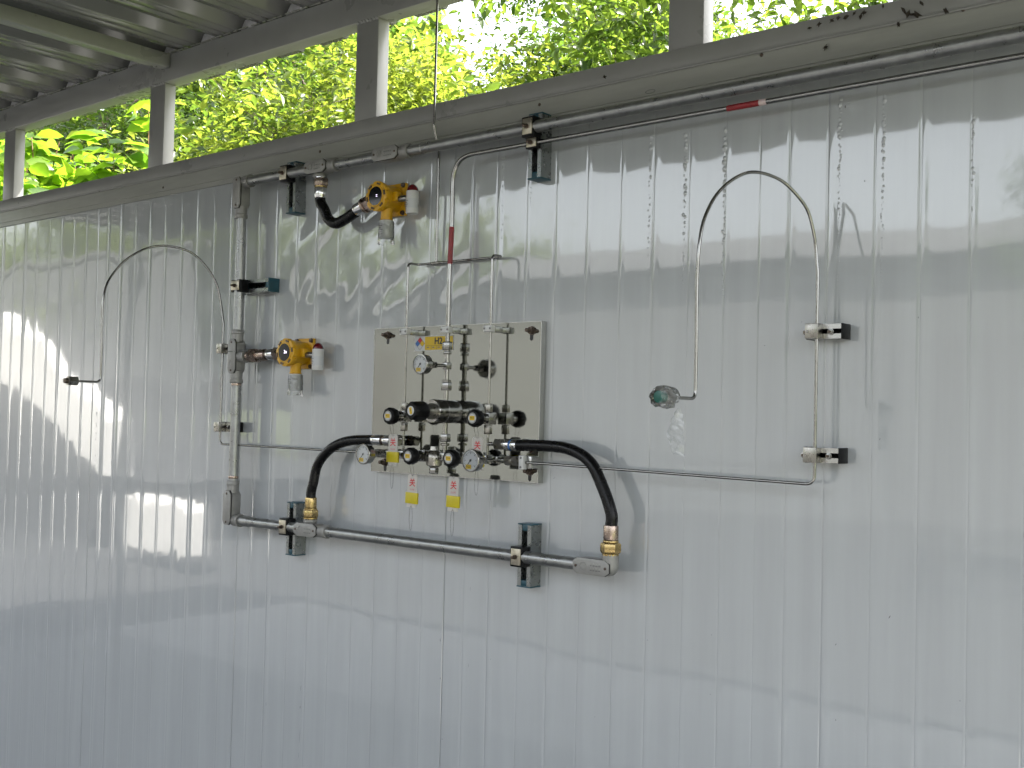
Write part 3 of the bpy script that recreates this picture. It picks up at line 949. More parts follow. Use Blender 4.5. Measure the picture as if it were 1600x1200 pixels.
for (px_, py_) in ((606.5, 524), (831, 516.5), (602, 722), (828, 736)):
    c = P(px_, py_, BT)
    kh = MB()
    kh.prism([(c.x + .0085 * math.cos(a), c.z + .0085 * math.sin(a)) for a in np.linspace(-.9, math.pi + .9, 16)] + [(c.x - .005, c.z - .022), (c.x, c.z - .026), (c.x + .005, c.z - .022)], -BT - .0004, -BT + .0002)
    k_ = kh.build('keyhole', 'ink', pl, smooth=False)
    b_ = MB().lathe((c.x, -BT - .0006, c.z), (0, -1, 0), [(0, .011), (.002, .011), (.0022, .0085), (.009, .0085), (.0095, .005), (.022, .005), (.0225, .004)], 16).build('anchor_bolt', 'bolt', bp_)
DO = BT + .034                               # centre of the tubing
def bp(u, v, off=DO):                        # panel close-up coordinates
    return P(540 + u / 4.4444, 480 + v / 4.4444, off)
# sign: hazard diamond and gas name
sa, sb_ = bp(480, 305, BT), bp(752, 193, BT)
sg = sheet(sa.x, sb_.x, sa.z, sb_.z, -BT - .0006, bp_, 'gas_sign', 'stick_w')
W_ = sb_.x - sa.x
H_ = sb_.z - sa.z
xm = sa.x + W_ * .27
sheet(xm, sb_.x - .002, sa.z + .002, sb_.z - .002, -BT - .0009, sg, 'yellow_field', 'stick_y')
cx_, cz_ = sa.x + W_ * .14, sa.z + H_ * .5
hw, hh = W_ * .062, H_ * .215
for (dx, dz, mt) in ((0, 1, 'ink_r'), (-1, 0, 'ink_b'), (1, 0, 'stick_y'), (0, -1, 'stick_w')):
    c0, c1 = cx_ + dx * hw, cz_ + dz * hh
    MB().add([(c0 - hw * .94, -BT - .0010, c1), (c0, -BT - .0010, c1 - hh * .94), (c0 + hw * .94, -BT - .0010, c1), (c0, -BT - .0010, c1 + hh * .94)], [(0, 1, 2, 3)]).build('hazard_diamond', mt, sg, smooth=False)
MB().add([(cx_ - hw * 2.1, -BT - .0008, cz_), (cx_, -BT - .0008, cz_ - hh * 2.1), (cx_ + hw * 2.1, -BT - .0008, cz_), (cx_, -BT - .0008, cz_ + hh * 2.1)], [(0, 1, 2, 3)]).build('diamond_outline', 'ink_g', sg, smooth=False)
lettering('H2', (xm + (sb_.x - xm) * .48, -BT - .0013, sa.z + H_ * .62), H_ * .62, 'ink', sg, 'lettering', .0009)
for k in range(5):
    x0 = xm + (sb_.x - xm) * (.04 + .19 * k)
    sheet(x0, x0 + .0006, sa.z + H_ * .06, sa.z + H_ * .32, -BT - .0013, sg, 'rule_line', 'ink')
    sheet(x0 + .004, x0 + .012, sa.z + H_ * .19, sa.z + H_ * .25, -BT - .0013, sg, 'print_line', 'ink_g')
sheet(xm + .002, sb_.x - .003, sa.z + H_ * .325, sa.z + H_ * .34, -BT - .0013, sg, 'rule_line', 'ink')

XL_, XM_, XR_ = bp(407, 757).x, bp(701, 500).x, bp(998, 500).x
ZH = bp(690, 1040).z                         # header line
ZV = bp(405, 757).z                          # upper valves
ZR = bp(701, 725).z                          # regulator axis
def tube(a, b, r=.0032, name='tube', mt='stain', seg=12):
    return MB().cyl(a, b, r, seg).build(name, mt, bp_)
def fitting(x, z0, z1, r=.0105, mt='stain'):
    f = MB().hexn((x, -DO, z0), (x, -DO, z1), r).build('tube_fitting', mt, bp_)
    return f
# vertical tubes
tube((XL_, -DO, ZV + .02), (XL_, -DO, BZ1 + .004))
tube((XR_, -DO, ZV + .02), (XR_, -DO, BZ1 + .004))
tube((XL_, -DO, ZH), (XL_, -DO, ZV - .02))
tube((XR_, -DO, ZH), (XR_, -DO, ZV - .02))
tube((XM_, -DO, ZR + .028), (XM_, -DO, bp(700, 245).z), .0064, seg=16)
tube((XM_, -DO, ZH), (XM_, -DO, ZR - .028), .0064, seg=16)
for (v0, v1, r) in ((240, 300, .0135), (505, 525, .0125), (520, 578, .0145), (880, 935, .0150), (945, 962, .0120), (305, 328, .0115)):
    fitting(XM_, bp(701, v1).z, bp(701, v0).z, r)
MB().lathe((XM_, -DO, bp(701, 430).z), (0, 0, 1), [(0, .0085), (bp(701, 375).z - bp(701, 430).z, .0085)], 14).build('tee', 'stain', bp_)
# holders at the top edge
zt_ = bp(410, 165).z
def holder(x, z, w=.026, vert=True):
    b = MB().bx(x - w / 2, x + w / 2, -DO - .012, -DO + .004, z - .008, z + .008).build('tube_holder', 'white', bp_, bevel=.001)
    MB().bx(x - w / 2 + .001, x + w / 2 - .001, -DO + .0042, -BT - .0002, z - .007, z + .007).build('holder_base', 'plate_edge', b, bevel=.001)
    for s in (-1, 1):
        MB().lathe((x + s * w * .36 if vert else x, -DO - .012, z if vert else z + s * w * .36), (0, -1, 0), [(0, .0030), (.0012, .0028)], 10).build('screw', 'ink_g', b)
holder(XL_ - .001, bp(405, 172).z); holder(XM_ - .001, bp(690, 158).z, .030); holder(XR_ - .001, bp(995, 150).z)
zc = bp(1235, 1078).z; xc = bp(1237, 1078).x
b = MB().bx(xc - .007, xc + .007, -DO - .012, -DO + .004, zc - .017, zc + .017).build('tube_holder', 'white', bp_, bevel=.001)
MB().bx(xc - .007, xc + .02, -DO + .0042, -BT - .0002, zc - .015, zc + .015).build('holder_base', 'plate_edge', b, bevel=.001)
for s in (-1, 1):
    MB().lathe((xc, -DO - .012, zc + s * .0115), (0, -1, 0), [(0, .0030), (.0012, .0028)], 10).build('screw', 'ink_g', b)
# header
tube((bp(270, 1012).x, -DO, ZH), (bp(1230, 1075).x, -DO, ZH), .0060, 'header', seg=14)
def union(x0, x1, r=.0130, mt='stain_d'):
    L = x1 - x0
    MB().hexn((x0, -DO, ZH), (x0 + L * .42, -DO, ZH), r).build('union_nut', mt, bp_)
    MB().cyl((x0 + L * .42, -DO, ZH), (x0 + L * .58, -DO, ZH), r * .7).build('union_neck', mt, bp_)
    MB().hexn((x0 + L * .58, -DO, ZH), (x1, -DO, ZH), r).build('union_nut', mt, bp_)
union(bp(1115, 1070).x, bp(1205, 1070).x)
union(bp(215, 1020).x, bp(285, 1020).x)
def block(x, z, sx=.030, sz=.030):
    return MB().bx(x - sx / 2, x + sx / 2, -DO - .015, -DO + .015, z - sz / 2, z + sz / 2).build('valve_block', 'stain', bp_, bevel=.002)
for x in (XL_, XR_, XM_):
    MB().bx(x - .011, x + .011, -DO - .010, -DO + .010, ZH - .011, ZH + .011).build('tee', 'stain', bp_, bevel=.003)
# relief body under the regulator (ball shaped, with drain)
rb = MB().lathe((XM_ - .038, -DO, ZH - .034), (0, 0, 1), [(0, .010), (.006, .012), (.010, .020), (.030, .024), (.044, .020), (.050, .012), (.060, .010)], 20).build('check_valve', 'stain_d', bp_)
MB().hexn((XM_ - .038, -DO, ZH - .046), (XM_ - .038, -DO, ZH - .030), .013).build('hex_nut', 'stain', rb)

def octa(c, r0, r1, L, seg=8):
    """scalloped hand knob with its axis along -y, face at c"""
    mb = MB()
    prof = [(0, .82), (.10, .97), (.2, 1.0), (.75, 1.0), (.9, .93), (1, .8)]
    n_ = 48
    v_, f_ = [], []
    for (h, q) in prof:
        for k in range(n_):
            a = 2 * math.pi * k / n_
            sc = 1 - .055 * (0.5 - .5 * math.cos(seg * a)) ** 2
            r = (r0 + (r1 - r0) * h) * q * sc
            v_.append((c[0] + r * math.cos(a), c[1] + h * L, c[2] + r * math.sin(a)))
    for i_ in range(len(prof) - 1):
        for k in range(n_):
            k2 = (k + 1) % n_
            f_.append((i_ * n_ + k, i_ * n_ + k2, (i_ + 1) * n_ + k2, (i_ + 1) * n_ + k))
    f_.append(tuple(range(n_)))
    f_.append(tuple((len(prof) - 1) * n_ + k for k in reversed(range(n_))))
    return mb.add(v_, f_)
def disc(c, r, parent, name, mt, dy=0.0, n_=28):
    return MB().add([(c[0] + r * math.cos(a), c[1] - dy, c[2] + r * math.sin(a)) for a in np.linspace(0, 2 * math.pi, n_, endpoint=False)], [tuple(range(n_))]).build(name, mt, parent, smooth=False)
def valve(x, z, txt, label=None):
    """diaphragm valve: block on the tube, stem and knob standing out from the panel"""
    bl = block(x, z)
    fy = -BT - .095
    st = MB().lathe((x, -DO - .0152, z), (0, -1, 0), [(0, .0145), (.010, .0145), (.0105, .0125), (.013, .0125), (.0135, .0138), (.018, .0138), (.0185, .0105), (.026, .0105)], 18).build('valve_stem', 'stain', bp_)
    kn = octa((x, fy, z), .0225, .0225, .026).build('valve_knob', 'black', bp_)
    disc((x, fy, z), .0135, kn, 'knob_disc', 'stick_w', .0004)
    MB().tube([(x + .0118 * math.cos(a), fy - .0006, z + .0118 * math.sin(a)) for a in np.linspace(.3, 2.8, 12)], .0007, 5).build('print_arc', 'ink_g', kn)
    MB().tube([(x + .0118 * math.cos(a), fy - .0006, z + .0118 * math.sin(a)) for a in np.linspace(3.5, 5.9, 12)], .0007, 5).build('print_arc', 'ink_g', kn)
    sheet(x - .0085, x + .0085, z - .0055, z + .0055, fy - .0009, kn, 'sticker', 'stick_y')
    lettering(txt, (x, fy - .0012, z), .007, 'ink', kn)
    return kn
for (x, z) in ((XL_, ZV), (XR_, ZV)):
    fitting(x, z + .016, z + .036, .0105, 'stain_d')
    fitting(x, z - .040, z - .016, .0105, 'stain_d')
XV3 = P(637, 715, BT + .095).x
XV4 = P(700.5, 717, BT + .095).x
valve(XL_, ZV, 'MV1')
valve(XR_, ZV, 'MV2')
valve(XV3, ZH, 'MV3')
valve(XV4, ZH, 'MV4')
# pressure regulator
ry = -BT - .0006
rg = MB().lathe((XM_, ry, ZR), (0, -1, 0), [(0, .0295), (.003, .0305), (.022, .0305), (.0225, .0296), (.024, .0296), (.0245, .031), (.050, .031), (.0505, .0302), (.0515, .031), (.082, .031), (.086, .029)], 36).build('regulator_body', 'stain', bp_)
MB().lathe((XM_, ry - .086, ZR), (0, -1, 0), [(0, .021), (.004, .0215), (.014, .0190), (.030, .0175)], 28).build('bonnet', 'stain_d', rg)
kn = octa((XM_, ry - .162, ZR), .0240, .0262, .050, 10).build('regulator_knob', 'black', bp_)
disc((XM_, ry - .162, ZR), .0120, kn, 'knob_disc', 'stick_w', .0004)
MB().box((XM_, ry - .1627, ZR), (.0085, .0004, .017), Matrix.Rotation(R_(-12), 3, 'Y')).build('sticker', 'stick_y', kn)
lettering('P', (XM_, ry - .1631, ZR), .008, 'ink', kn)

def gauge(face, r, stem_to, txt):
    """pressure gauge with its dial facing -y; face = centre of the dial"""
    c = Vector(face)
    g_ = MB().lathe((c.x, c.y + .024, c.z), (0, -1, 0), [(0, r * .80), (.003, r * .92), (.018, r * .94), (.019, r), (.0245, r), (.026, r * .97), (.0262, r * .90), (.0235, r * .885), (.0234, .0005)], 36).build('gauge', 'stain', bp_)
    y = c.y + .0003
    disc((c.x, y, c.z), r * .875, g_, 'dial', 'stick_w')
    tk = MB()
    for k in range(25):
        a = R_(225 - 270 * k / 24)
        L = r * (.24 if k % 4 == 0 else .13)
        tk.box((c.x + math.cos(a) * (r * .80 - L / 2), y - .0004, c.z + math.sin(a) * (r * .80 - L / 2)), (L, .0003, .0013 if k % 4 == 0 else .0008), Matrix.Rotation(-a, 3, 'Y'))
    tk.build('scale_marks', 'ink', g_, smooth=False)['kind'] = 'stuff'
    a = R_(48)
    nd = MB()
    nd.box((c.x - math.cos(R_(230)) * r * -.28, y - .0012, c.z - math.sin(R_(230)) * r * -.28), (r * .9, .0005, .0016), Matrix.Rotation(-R_(230), 3, 'Y'))
    nd.lathe((c.x, y - .0006, c.z), (0, -1, 0), [(0, r * .10), (.001, r * .10)], 14)
    nd.build('needle', 'ink', g_, smooth=False)
    sheet(c.x - r * .50, c.x + r * .12, c.z - r * .72, c.z - r * .36, y - .0018, g_, 'sticker', 'stick_y')
    lettering(txt, (c.x - r * .19, y - .0022, c.z - r * .54), r * .28, 'ink', g_)
    disc((c.x, c.y - .0019, c.z), r * .88, g_, 'glass', 'pane')
    s0 = V(c.x, c.y + .024, c.z)
    e = V(c.x, -DO, c.z)
    L = (e - s0).length
    MB().cyl(s0, e, .0046, 12).build('stem', 'stain', g_)
    MB().hexn(s0 + V(0, .004, 0), s0 + V(0, .022, 0), .0105).build('stem_nut', 'stain_d', g_)
    MB().hexn(s0 + V(0, .024, 0), s0 + V(0, .034, 0), .0085).build('stem_nut', 'stain', g_)
    MB().bx(c.x - .009, c.x + .009, -DO - .009, -DO + .009, c.z - .009, c.z + .009).build('stem_tee', 'stain', g_, bevel=.002)
    return g_
GO = BT + .133
gauge((XM_, -GO, bp(701, 408).z), .0265, None, 'PG')
gauge((bp(308, 1030).x, -GO, ZH), .0275, None, 'PG1')
gauge((bp(1051, 1060).x, -GO, ZH), .0285, None, 'PG2')
# inlet stubs for the hoses
zs = bp(990, 950).z
tube((XR_, -DO, zs), (XR_ + .030, -DO, zs), .0042)
tube((XL_, -DO, bp(400, 915).z), (XL_ - .030, -DO, bp(400, 915).z), .0042)

# ------------------------------------------------------------------ valve tags on bead chains
def beads(path, r, mb):
    path = [Vector(p) for p in path]
    acc_, last = 0.0, path[0]
    for i_ in range(1, len(path)):
        seg_ = path[i_] - path[i_ - 1]
        L = seg_.length
        s = acc_
        while s < L:
            c = path[i_ - 1] + seg_ * (s / L)
            mb.add([c + V(r, 0, 0), c - V(r, 0, 0), c + V(0, r, 0), c - V(0, r, 0), c + V(0, 0, r), c - V(0, 0, r)],
                   [(0, 2, 4), (2, 1, 4), (1, 3, 4), (3, 0, 4), (2, 0, 5), (1, 2, 5), (3, 1, 5), (0, 3, 5)])
            s += r * 2.7
        acc_ = s - L
def valve_tag(c, w, h, sleeve, up, down, label, off, tilt=0.0):
    """card centre c on the plane off; up = chain top point; down = length of the lower loop"""
    t = thing('valve_tag', (c.x, -off, c.z), label, 'tag', 'white valve tags on bead chains')
    rot = Matrix.Rotation(R_(tilt), 3, 'Y')
    def q(x, z, y=0): return Vector(c) + rot @ V(x, 0, z) + V(0, y, 0)
    cd = MB()
    poly = [(-w / 2, -h / 2), (w / 2, -h / 2), (w / 2, h / 2 - .004), (w / 2 - .004, h / 2), (-w / 2 + .004, h / 2), (-w / 2, h / 2 - .004)]
    f0 = [q(x, z, -.0008) for x, z in poly]; f1 = [q(x, z, .0008) for x, z in poly]
    cd.add(f0 + f1, [tuple(range(6)), tuple(reversed(range(6, 12)))] + [(k, k + 6, (k + 1) % 6 + 6, (k + 1) % 6) for k in range(6)])
    card = cd.build('card', 'card', t, smooth=False)
    lettering('关', q(0, h * .24, -.0011), w * .66, 'ink_r', card, 'lettering', .0004)
    lettering('CLOSE', q(0, h * .24 - w * .50, -.0011), w * .17, 'ink_r', card)
    if sleeve:
        MB().box(q(0, -h * .22), (w * 1.28, .006, h * .34), rot).build('sleeve', 'tagyellow', t, bevel=.0012)
    ch = MB()
    u = Vector(up)
    top = q(0, h / 2 - .004, -.0012)
    n_ = 8
    for s in (-1, 1):
        pth = [u + V(s * .006, 0, 0)]
        for k in range(1, n_ + 1):
            f = k / n_
            p = u.lerp(top, f)
            p.x += s * .006 * math.sqrt(max(0, 1 - f ** 3))
            pth.append(p)
        beads(pth, .00115, ch)
    if down > 0:
        b0 = q(0, -h / 2 + .004, -.0012)
        loop = []
        for k in range(31):
            a = 2 * math.pi * k / 30
            loop.append(b0 + V(.0055 * math.sin(a) * (1.0 if a < math.pi else 1.1), 0, -down / 2 + down / 2 * math.cos(a)) + V(0, 0, 0))
        beads(loop, .00115, ch)
    co = ch.build('bead_chain', 'chain', t)
    co['kind'] = 'stuff'
    return t
TO = BT + .080
tw = .0345
kb = -BT - .083
valve_tag(P(614, 703.5, TO), tw, .083, True, (XL_ + .001, kb, ZV - .0205), .064, 'white valve tag with yellow sleeve hanging in front of the left hose end', TO)
valve_tag(P(644, 767, TO), tw, .086, True, (XV3 + .001, kb, ZH - .0205), .064, 'white valve tag with yellow sleeve hanging below the panel, left one of the lower pair', TO, 2.0)
valve_tag(P(746, 709, TO - .006), tw, .083, True, (XR_ + .001, kb, ZV - .0205), .066, 'white valve tag half hidden behind the lower right pressure gauge', TO - .006)
valve_tag(P(708.5, 772, TO), tw, .088, True, (XV4 + .001, kb, ZH - .0205), .066, 'white valve tag with yellow sleeve hanging below the panel, right one of the lower pair', TO, 1.0)

# ================================================================== TUBES
TR = .0033
# right looped tube
pz = ZH
t = thing('looped_tube', (XPR, -TOFF, pz), 'thin stainless tube looping high on the right, its open end wrapped in clear film', 'steel tube', 'stainless tubes with a loop')
zb = P(1262, 756.5, TOFF).z
LO = .39                                     # how far out the free leg hangs
def loop_pts(px):
    n_ = len(px)
    return [P(x, y, TOFF + (LO - TOFF) * (.5 - .5 * math.cos(math.pi * (i_ + .5) / n_))) for i_, (x, y) in enumerate(px)]
ar = loop_pts([(1274.5, 385), (1270.7, 360), (1262.5, 330), (1247.5, 307.5), (1225, 285), (1202.5, 273.7), (1180, 269), (1161, 272), (1138.7, 285), (1120, 303.7), (1107, 326), (1097.5, 352.5), (1092, 390)])
zsp = P(1275, 425, TOFF).z
leg = P(1088, 540, LO)
end_ = P(1087.5, 623, LO)
xl, zend = leg.x, end_.z
up = fillet([(xc, -DO - .001, zc), (xc + .06, -DO - .001, zc), (XPR, -TOFF, zb), (XPR, -TOFF, zsp)], [.2, .020])
ar = spline([V(XPR, -TOFF, zsp)] + ar + [P(1089, 440, LO), leg], 6)
path = up[:-1] + ar + fillet([(xl, -LO, leg.z - .02), (xl, -LO, zend), (xl, -LO - .12, zend)], .016)
MB().tube(path, TR, 12).build('tube', 'stain', t)
ec = V(xl, -LO - .082, zend)
MB().hexn(ec + V(0, 0, 0), ec + V(0, -.030, 0), .0140).build('end_nut', 'stain_d', t)
cp = MB().lathe(ec + V(0, -.030, 0), (0, -1, 0), [(0, .0112), (.012, .0112), (.0125, .0100), (.0126, .001)], 20).build('end_cap', 'green', t)
rr = random.Random(4)
fv, ff = [], []
for i_, (yy, r) in enumerate([(.016, .006), (.006, .012), (-.006, .0175), (-.020, .0180), (-.036, .0178), (-.046, .0160), (-.052, .011)]):
    for k in range(18):
        a = 2 * math.pi * k / 18
        q = r * (1 + rr.uniform(-.10, .22))
        fv.append(ec + V(q * math.cos(a), yy + rr.uniform(-.002, .002), q * math.sin(a)))
for i_ in range(6):
    for k in range(18):
        ff.append((i_ * 18 + k, i_ * 18 + (k + 1) % 18, (i_ + 1) * 18 + (k + 1) % 18, (i_ + 1) * 18 + k))
MB().add(fv, ff).build('film_wrap', 'film', t, smooth=False)
# dangling tail of film
fv, ff = [], []
nt = 14
for i_ in range(nt):
    f = i_ / (nt - 1)
    w = .004 + .013 * math.sin(min(1, f * 1.1) * math.pi * .8) * (1 if f > .15 else .5)
    cxx = ec.x + .014 - .006 * math.sin(f * 3) + rr.uniform(-.002, .002)
    for k in range(6):
        s = (k / 5 - .5) * 2
        fv.append(V(cxx + s * w, ec.y + .004 - .007 * (1 - s * s) + rr.uniform(-.004, .004), ec.z - .018 - f * .085 + rr.uniform(-.002, .002)))
for i_ in range(nt - 1):
    for k in range(5):
        ff.append((i_ * 6 + k, i_ * 6 + k + 1, (i_ + 1) * 6 + k + 1, (i_ + 1) * 6 + k))
MB().add(fv, ff).build('film_tail', 'film', t, smooth=False)
# left looped tube
t = thing('looped_tube', (XPL, -TOFF, pz), 'thin stainless tube looping high on the left, ending in a hex nut', 'steel tube', 'stainless tubes with a loop')
zbl = P(347, 694, TOFF).z
ar = loop_pts([(345.5, 475), (339, 445), (325, 420), (305, 399), (285, 389), (257, 384), (232, 387), (212, 396), (192, 410), (175, 430), (166, 447), (161, 470)])
zsp = P(347, 505, TOFF).z
leg = P(159, 540, LO)
xl, zend = leg.x, P(158, 597, LO).z
up = fillet([(bp(270, 1012).x, -DO - .001, ZH), (bp(270, 1012).x - .06, -DO - .001, ZH), (XPL, -TOFF, zbl), (XPL, -TOFF, zsp)], [.2, .020])
ar = spline([V(XPL, -TOFF, zsp)] + ar + [P(159.5, 500, LO), leg], 6)
MB().tube(up[:-1] + ar + fillet([(xl, -LO, leg.z - .02), (xl, -LO, zend), (xl, -LO - .09, zend)], .016), TR, 12).build('tube', 'stain', t)
ec = V(xl, -LO - .076, zend)
nt_ = MB().hexn(ec, ec + V(0, -.030, 0), .0150).build('end_nut', 'stain_d', t)
MB().lathe(ec + V(0, -.030, 0), (0, -1, 0), [(0, .0085), (.010, .008), (.0105, .004)], 14).build('end_plug', 'bolt', nt_)

# steel supply tube with red flow tape
SO = .049
ZS = 2.230
t = thing('supply_tube', (XM_, -DO, BZ1), 'half inch stainless supply tube with red tape bands rising from the panel', 'steel tube')
zsb = bp(701, 245).z
path = fillet([(XM_, -DO, zsb), (XM_, -DO, 1.9), (XM_, -SO, 2.05), (XM_, -SO, ZS), (.45, -SO, ZS)], [.5, .5, .070], 10)
MB().tube(path, .0062, 14).build('tube', 'stain', t)
za, zb_ = P(702, 412, DO + .004).z, P(702, 354, DO + .004).z
def along(z):
    for a_, b_ in zip(path[:-1], path[1:]):
        if a_.z <= z <= b_.z and b_.z > a_.z:
            return a_.lerp(b_, (z - a_.z) / (b_.z - a_.z))
    return V(XM_, -DO, z)
MB().tube([along(z) for z in np.linspace(za, zb_, 6)], .0068, 14).build('tape_band', 'tape', t)
xa, xb = P(1137, 168, SO).x, P(1187, 160, SO).x
tb = MB()
for x in np.linspace(xa, xb, 9)[:-1]:
    d_ = (xb - xa) / 8
    tb.lathe((x, -SO, ZS), (1, 0, 0), [(0, .0065), (d_ * .9, .0068), (d_ * .95, .0065)], 14)
tb.build('tape_band', 'tape', t)
MB().lathe((xb, -SO, ZS), (1, 0, 0), [(0, .0069), (P(1198, 158, SO).x - xb, .0069)], 14).build('tape_end', 'tape_w', t)

# vent tube: branches from the panel, header on the wall and riser through the roof
VO = .014
t = thing('vent_tube', (XL_, -VO, BZ1), 'thin stainless vent tube rising from the panel to the roof', 'steel tube')
zh = 1.960
xr_ = P(684, 320, VO).x
MB().tube(fillet([(XL_, -DO, BZ1 + .002), (XL_, -DO, zh), (XL_, -VO, zh), (xr_, -VO, zh)], [.014, .012]), TR, 12).build('branch', 'stain', t)
MB().tube(fillet([(XR_, -DO, BZ1 + .002), (XR_, -DO, zh), (XR_, -VO, zh), (xr_, -VO, zh)], [.014, .012]), TR, 12).build('branch', 'stain', t)
MB().tube(fillet([(xr_, -VO, zh), (xr_, -VO, 2.262), (xr_, -.036, 2.33), (xr_, -.036, 3.1)], [.03, .03]), TR, 12).build('riser', 'stain', t)
MB().lathe((xr_ - .014, -VO, zh), (1, 0, 0), [(0, .0045), (.028, .0045)], 12).build('weld_tee', 'stain_d', t)

# ================================================================== VEGETATION
def leaf_block(pos, dirs, lens, width=.42, fold=.18, droop=.25, seed=0, fine=False):
    """numpy leaves; returns v, f (triangles)"""
    r = np.random.default_rng(seed)
    n_ = len(pos)
    d = dirs / np.linalg.norm(dirs, axis=1, keepdims=True)
    up = r.normal(0, .55, (n_, 3)) + np.array([0, 0, 1.0])
    s = np.cross(d, up); s /= np.linalg.norm(s, axis=1, keepdims=True) + 1e-9
    nn = np.cross(s, d)
    L = lens[:, None]
    if not fine:
        b = pos
        m1 = pos + d * L * .45 + s * L * width * .5 + nn * L * fold * .5
        m2 = pos + d * L * .45 - s * L * width * .5 + nn * L * fold * .5
        tip = pos + d * L - nn * L * droop * .3
        v_ = np.stack([b, m1, tip, m2], 1).reshape(-1, 3)
        i_ = np.arange(n_)[:, None] * 4
        f_ = np.concatenate([i_ + np.array([[0, 1, 2]]), i_ + np.array([[0, 2, 3]])], 0)
        return v_, f_
    rows = [(0, .0, 0), (.22, .38, .01), (.5, .5, -.02), (.78, .33, -.09), (1, 0, -.2)]
    vv = []
    for (t_, w_, dz) in rows:
        c = pos + d * L * t_ + nn * L * dz * droop * 3
        vv += [c] if w_ == 0 else [c + s * L * width * w_ + nn * L * fold * w_, c, c - s * L * width * w_ + nn * L * fold * w_]
    v_ = np.stack(vv, 1).reshape(-1, 3)
    k = len(vv)
    i_ = np.arange(n_)[:, None] * k
    tri = [(0, 1, 2), (0, 2, 3)]
    for q in (1, 4):
        tri += [(q, q + 3, q + 4), (q, q + 4, q + 1), (q + 1, q + 4, q + 5), (q + 1, q + 5, q + 2)]
    tri += [(7, 10, 8), (8, 10, 9)]
    f_ = np.concatenate([i_ + np.array([q]) for q in tri], 0)
    return v_, f_

def grow(base, h, r0, seed, spread=.55, levels=3, nb=(6, 5, 5), lean=(0, 0)):
    """tapered trunk with limbs; returns MB and list of twig segments"""
    r = random.Random(seed)
    mb = MB()
    twigs = []
    def limb(p, d, L, rad, lev):
        n_ = 6
        pts, q, dd = [p], p.copy(), d.normalized()
        for k in range(n_):
            dd = (dd + V(r.gauss(0, .13), r.gauss(0, .13), r.gauss(.03, .09))).normalized()
            q = q + dd * L / n_
            pts.append(q.copy())
        rad_ = [max(rad * (1 - .72 * k / n_), .002) for k in range(n_ + 1)]
        mb.tube(pts, rad_, 8 if lev == 0 else 5)
        if lev >= levels - 1:
            twigs.append(pts)
        if lev < levels:
            for k in range(nb[lev]):
                t_ = r.uniform(.25 if lev else .3, 1.0)
                i_ = min(int(t_ * n_), n_ - 1)
                pp = pts[i_].lerp(pts[i_ + 1], t_ * n_ - i_)
                a = r.uniform(0, 6.283)
                o = V(math.cos(a), math.sin(a), r.uniform(-.1, .7))
                nd = (dd * (1 - spread) + o * spread * 1.3).normalized()
                limb(pp, nd, L * r.uniform(.42, .68), max(rad_[i_] * .55, .003), lev + 1)
    limb(Vector(base), V(lean[0], lean[1], 1), h * .62, r0, 0)
    return mb, twigs

def tree(name, base, h, seed, nleaf, llen, leafm, label, r0=.07, spread=.55, clump=.16, group='trees behind the wall', nb=(6, 5, 5), lean=(0, 0), fine=False, hang=-.2, cat='tree', width=.42):
    t = thing(name, base, label, cat, group)
    mb, twigs = grow(base, h, r0, seed, spread, 3, nb, lean)
    mb.build('trunk', 'bark', t)
    r = np.random.default_rng(seed + 100)
    segs = np.array([[list(p) for p in tw] for tw in twigs])
    k = r.integers(0, len(segs), nleaf)
    tt = r.uniform(1.0, 5.999, nleaf)
    i0 = tt.astype(int)
    fr = (tt - i0)[:, None]
    p = segs[k, i0] * (1 - fr) + segs[k, i0 + 1] * fr
    p = p + r.normal(0, clump, (nleaf, 3)) * r.uniform(.2, 1, (nleaf, 1))
    dr = r.normal(0, 1, (nleaf, 3)); dr[:, 2] = dr[:, 2] * .5 + hang
    ln = llen * r.uniform(.6, 1.25, nleaf)
    v_, f_ = leaf_block(p, dr, ln, width, seed=seed, fine=fine)
    o = raw_mesh('crown', v_, f_, leafm, t, smooth=False, org=base)
    return t

def copy_tree(t, loc, rz, s, label, group):
    c = t.copy(); col.objects.link(c)
    c.location = loc; c.rotation_euler = (0, 0, rz); c.scale = (s, s, s)
    c['label'] = label; c['group'] = group
    for ch in t.children:
        d = ch.copy(); col.objects.link(d); d.parent = c
    return c

def D_(px, py, dist):
    """a place seen at this pixel, dist metres away on the level"""
    d = (px - 800) / FPX * _r2 - (py - 600) / FPX * _u2 + _fw
    t = dist / math.hypot(d[0], d[1])
    return V(d[0] * t, -CAM_D + d[1] * t, CAM_H + d[2] * t)

def gp(px, dist):
    q = D_(px, 300, dist)
    return V(q.x, q.y, -.03)

tA = tree('leafy_tree', gp(400, 13.0), 8.5, 21, 34000, .095, 'leaf_dark', 'dark small-leaved tree seen between second and third posts from the left', .11, .6, .28)
tB = tree('leafy_tree', gp(640, 9.6), 5.4, 33, 42000, .088, 'leaf_bright', 'dense yellow-green tree behind the post above the upper detector', .07, .6, .26, nb=(8, 6, 5))
tC = tree('leafy_tree', gp(980, 7.6), 5.2, 47, 12000, .10, 'leaf_mid', 'open leafy tree with visible branches left of the rightmost post', .05, .55, .17, fine=True)
tD = tree('leafy_tree', gp(1270, 7.2), 5.4, 52, 12000, .10, 'leaf_mid', 'leafy tree with dark stems right of the rightmost post', .05, .55, .17, fine=True)
tE = tree('leafy_tree', gp(860, 17), 9.0, 63, 16000, .11, 'leaf_mid', 'distant thin tree against the white sky, seen over the yellow-green tree', .09, .6, .30)
copy_tree(tB, gp(500, 11.0), 1.9, 1.05, 'yellow-green tree just left of the third post from the left', 'trees behind the wall')
copy_tree(tB, gp(800, 8.8), 3.6, .74, 'low bright tree whose top edge meets the white sky gap', 'trees behind the wall')
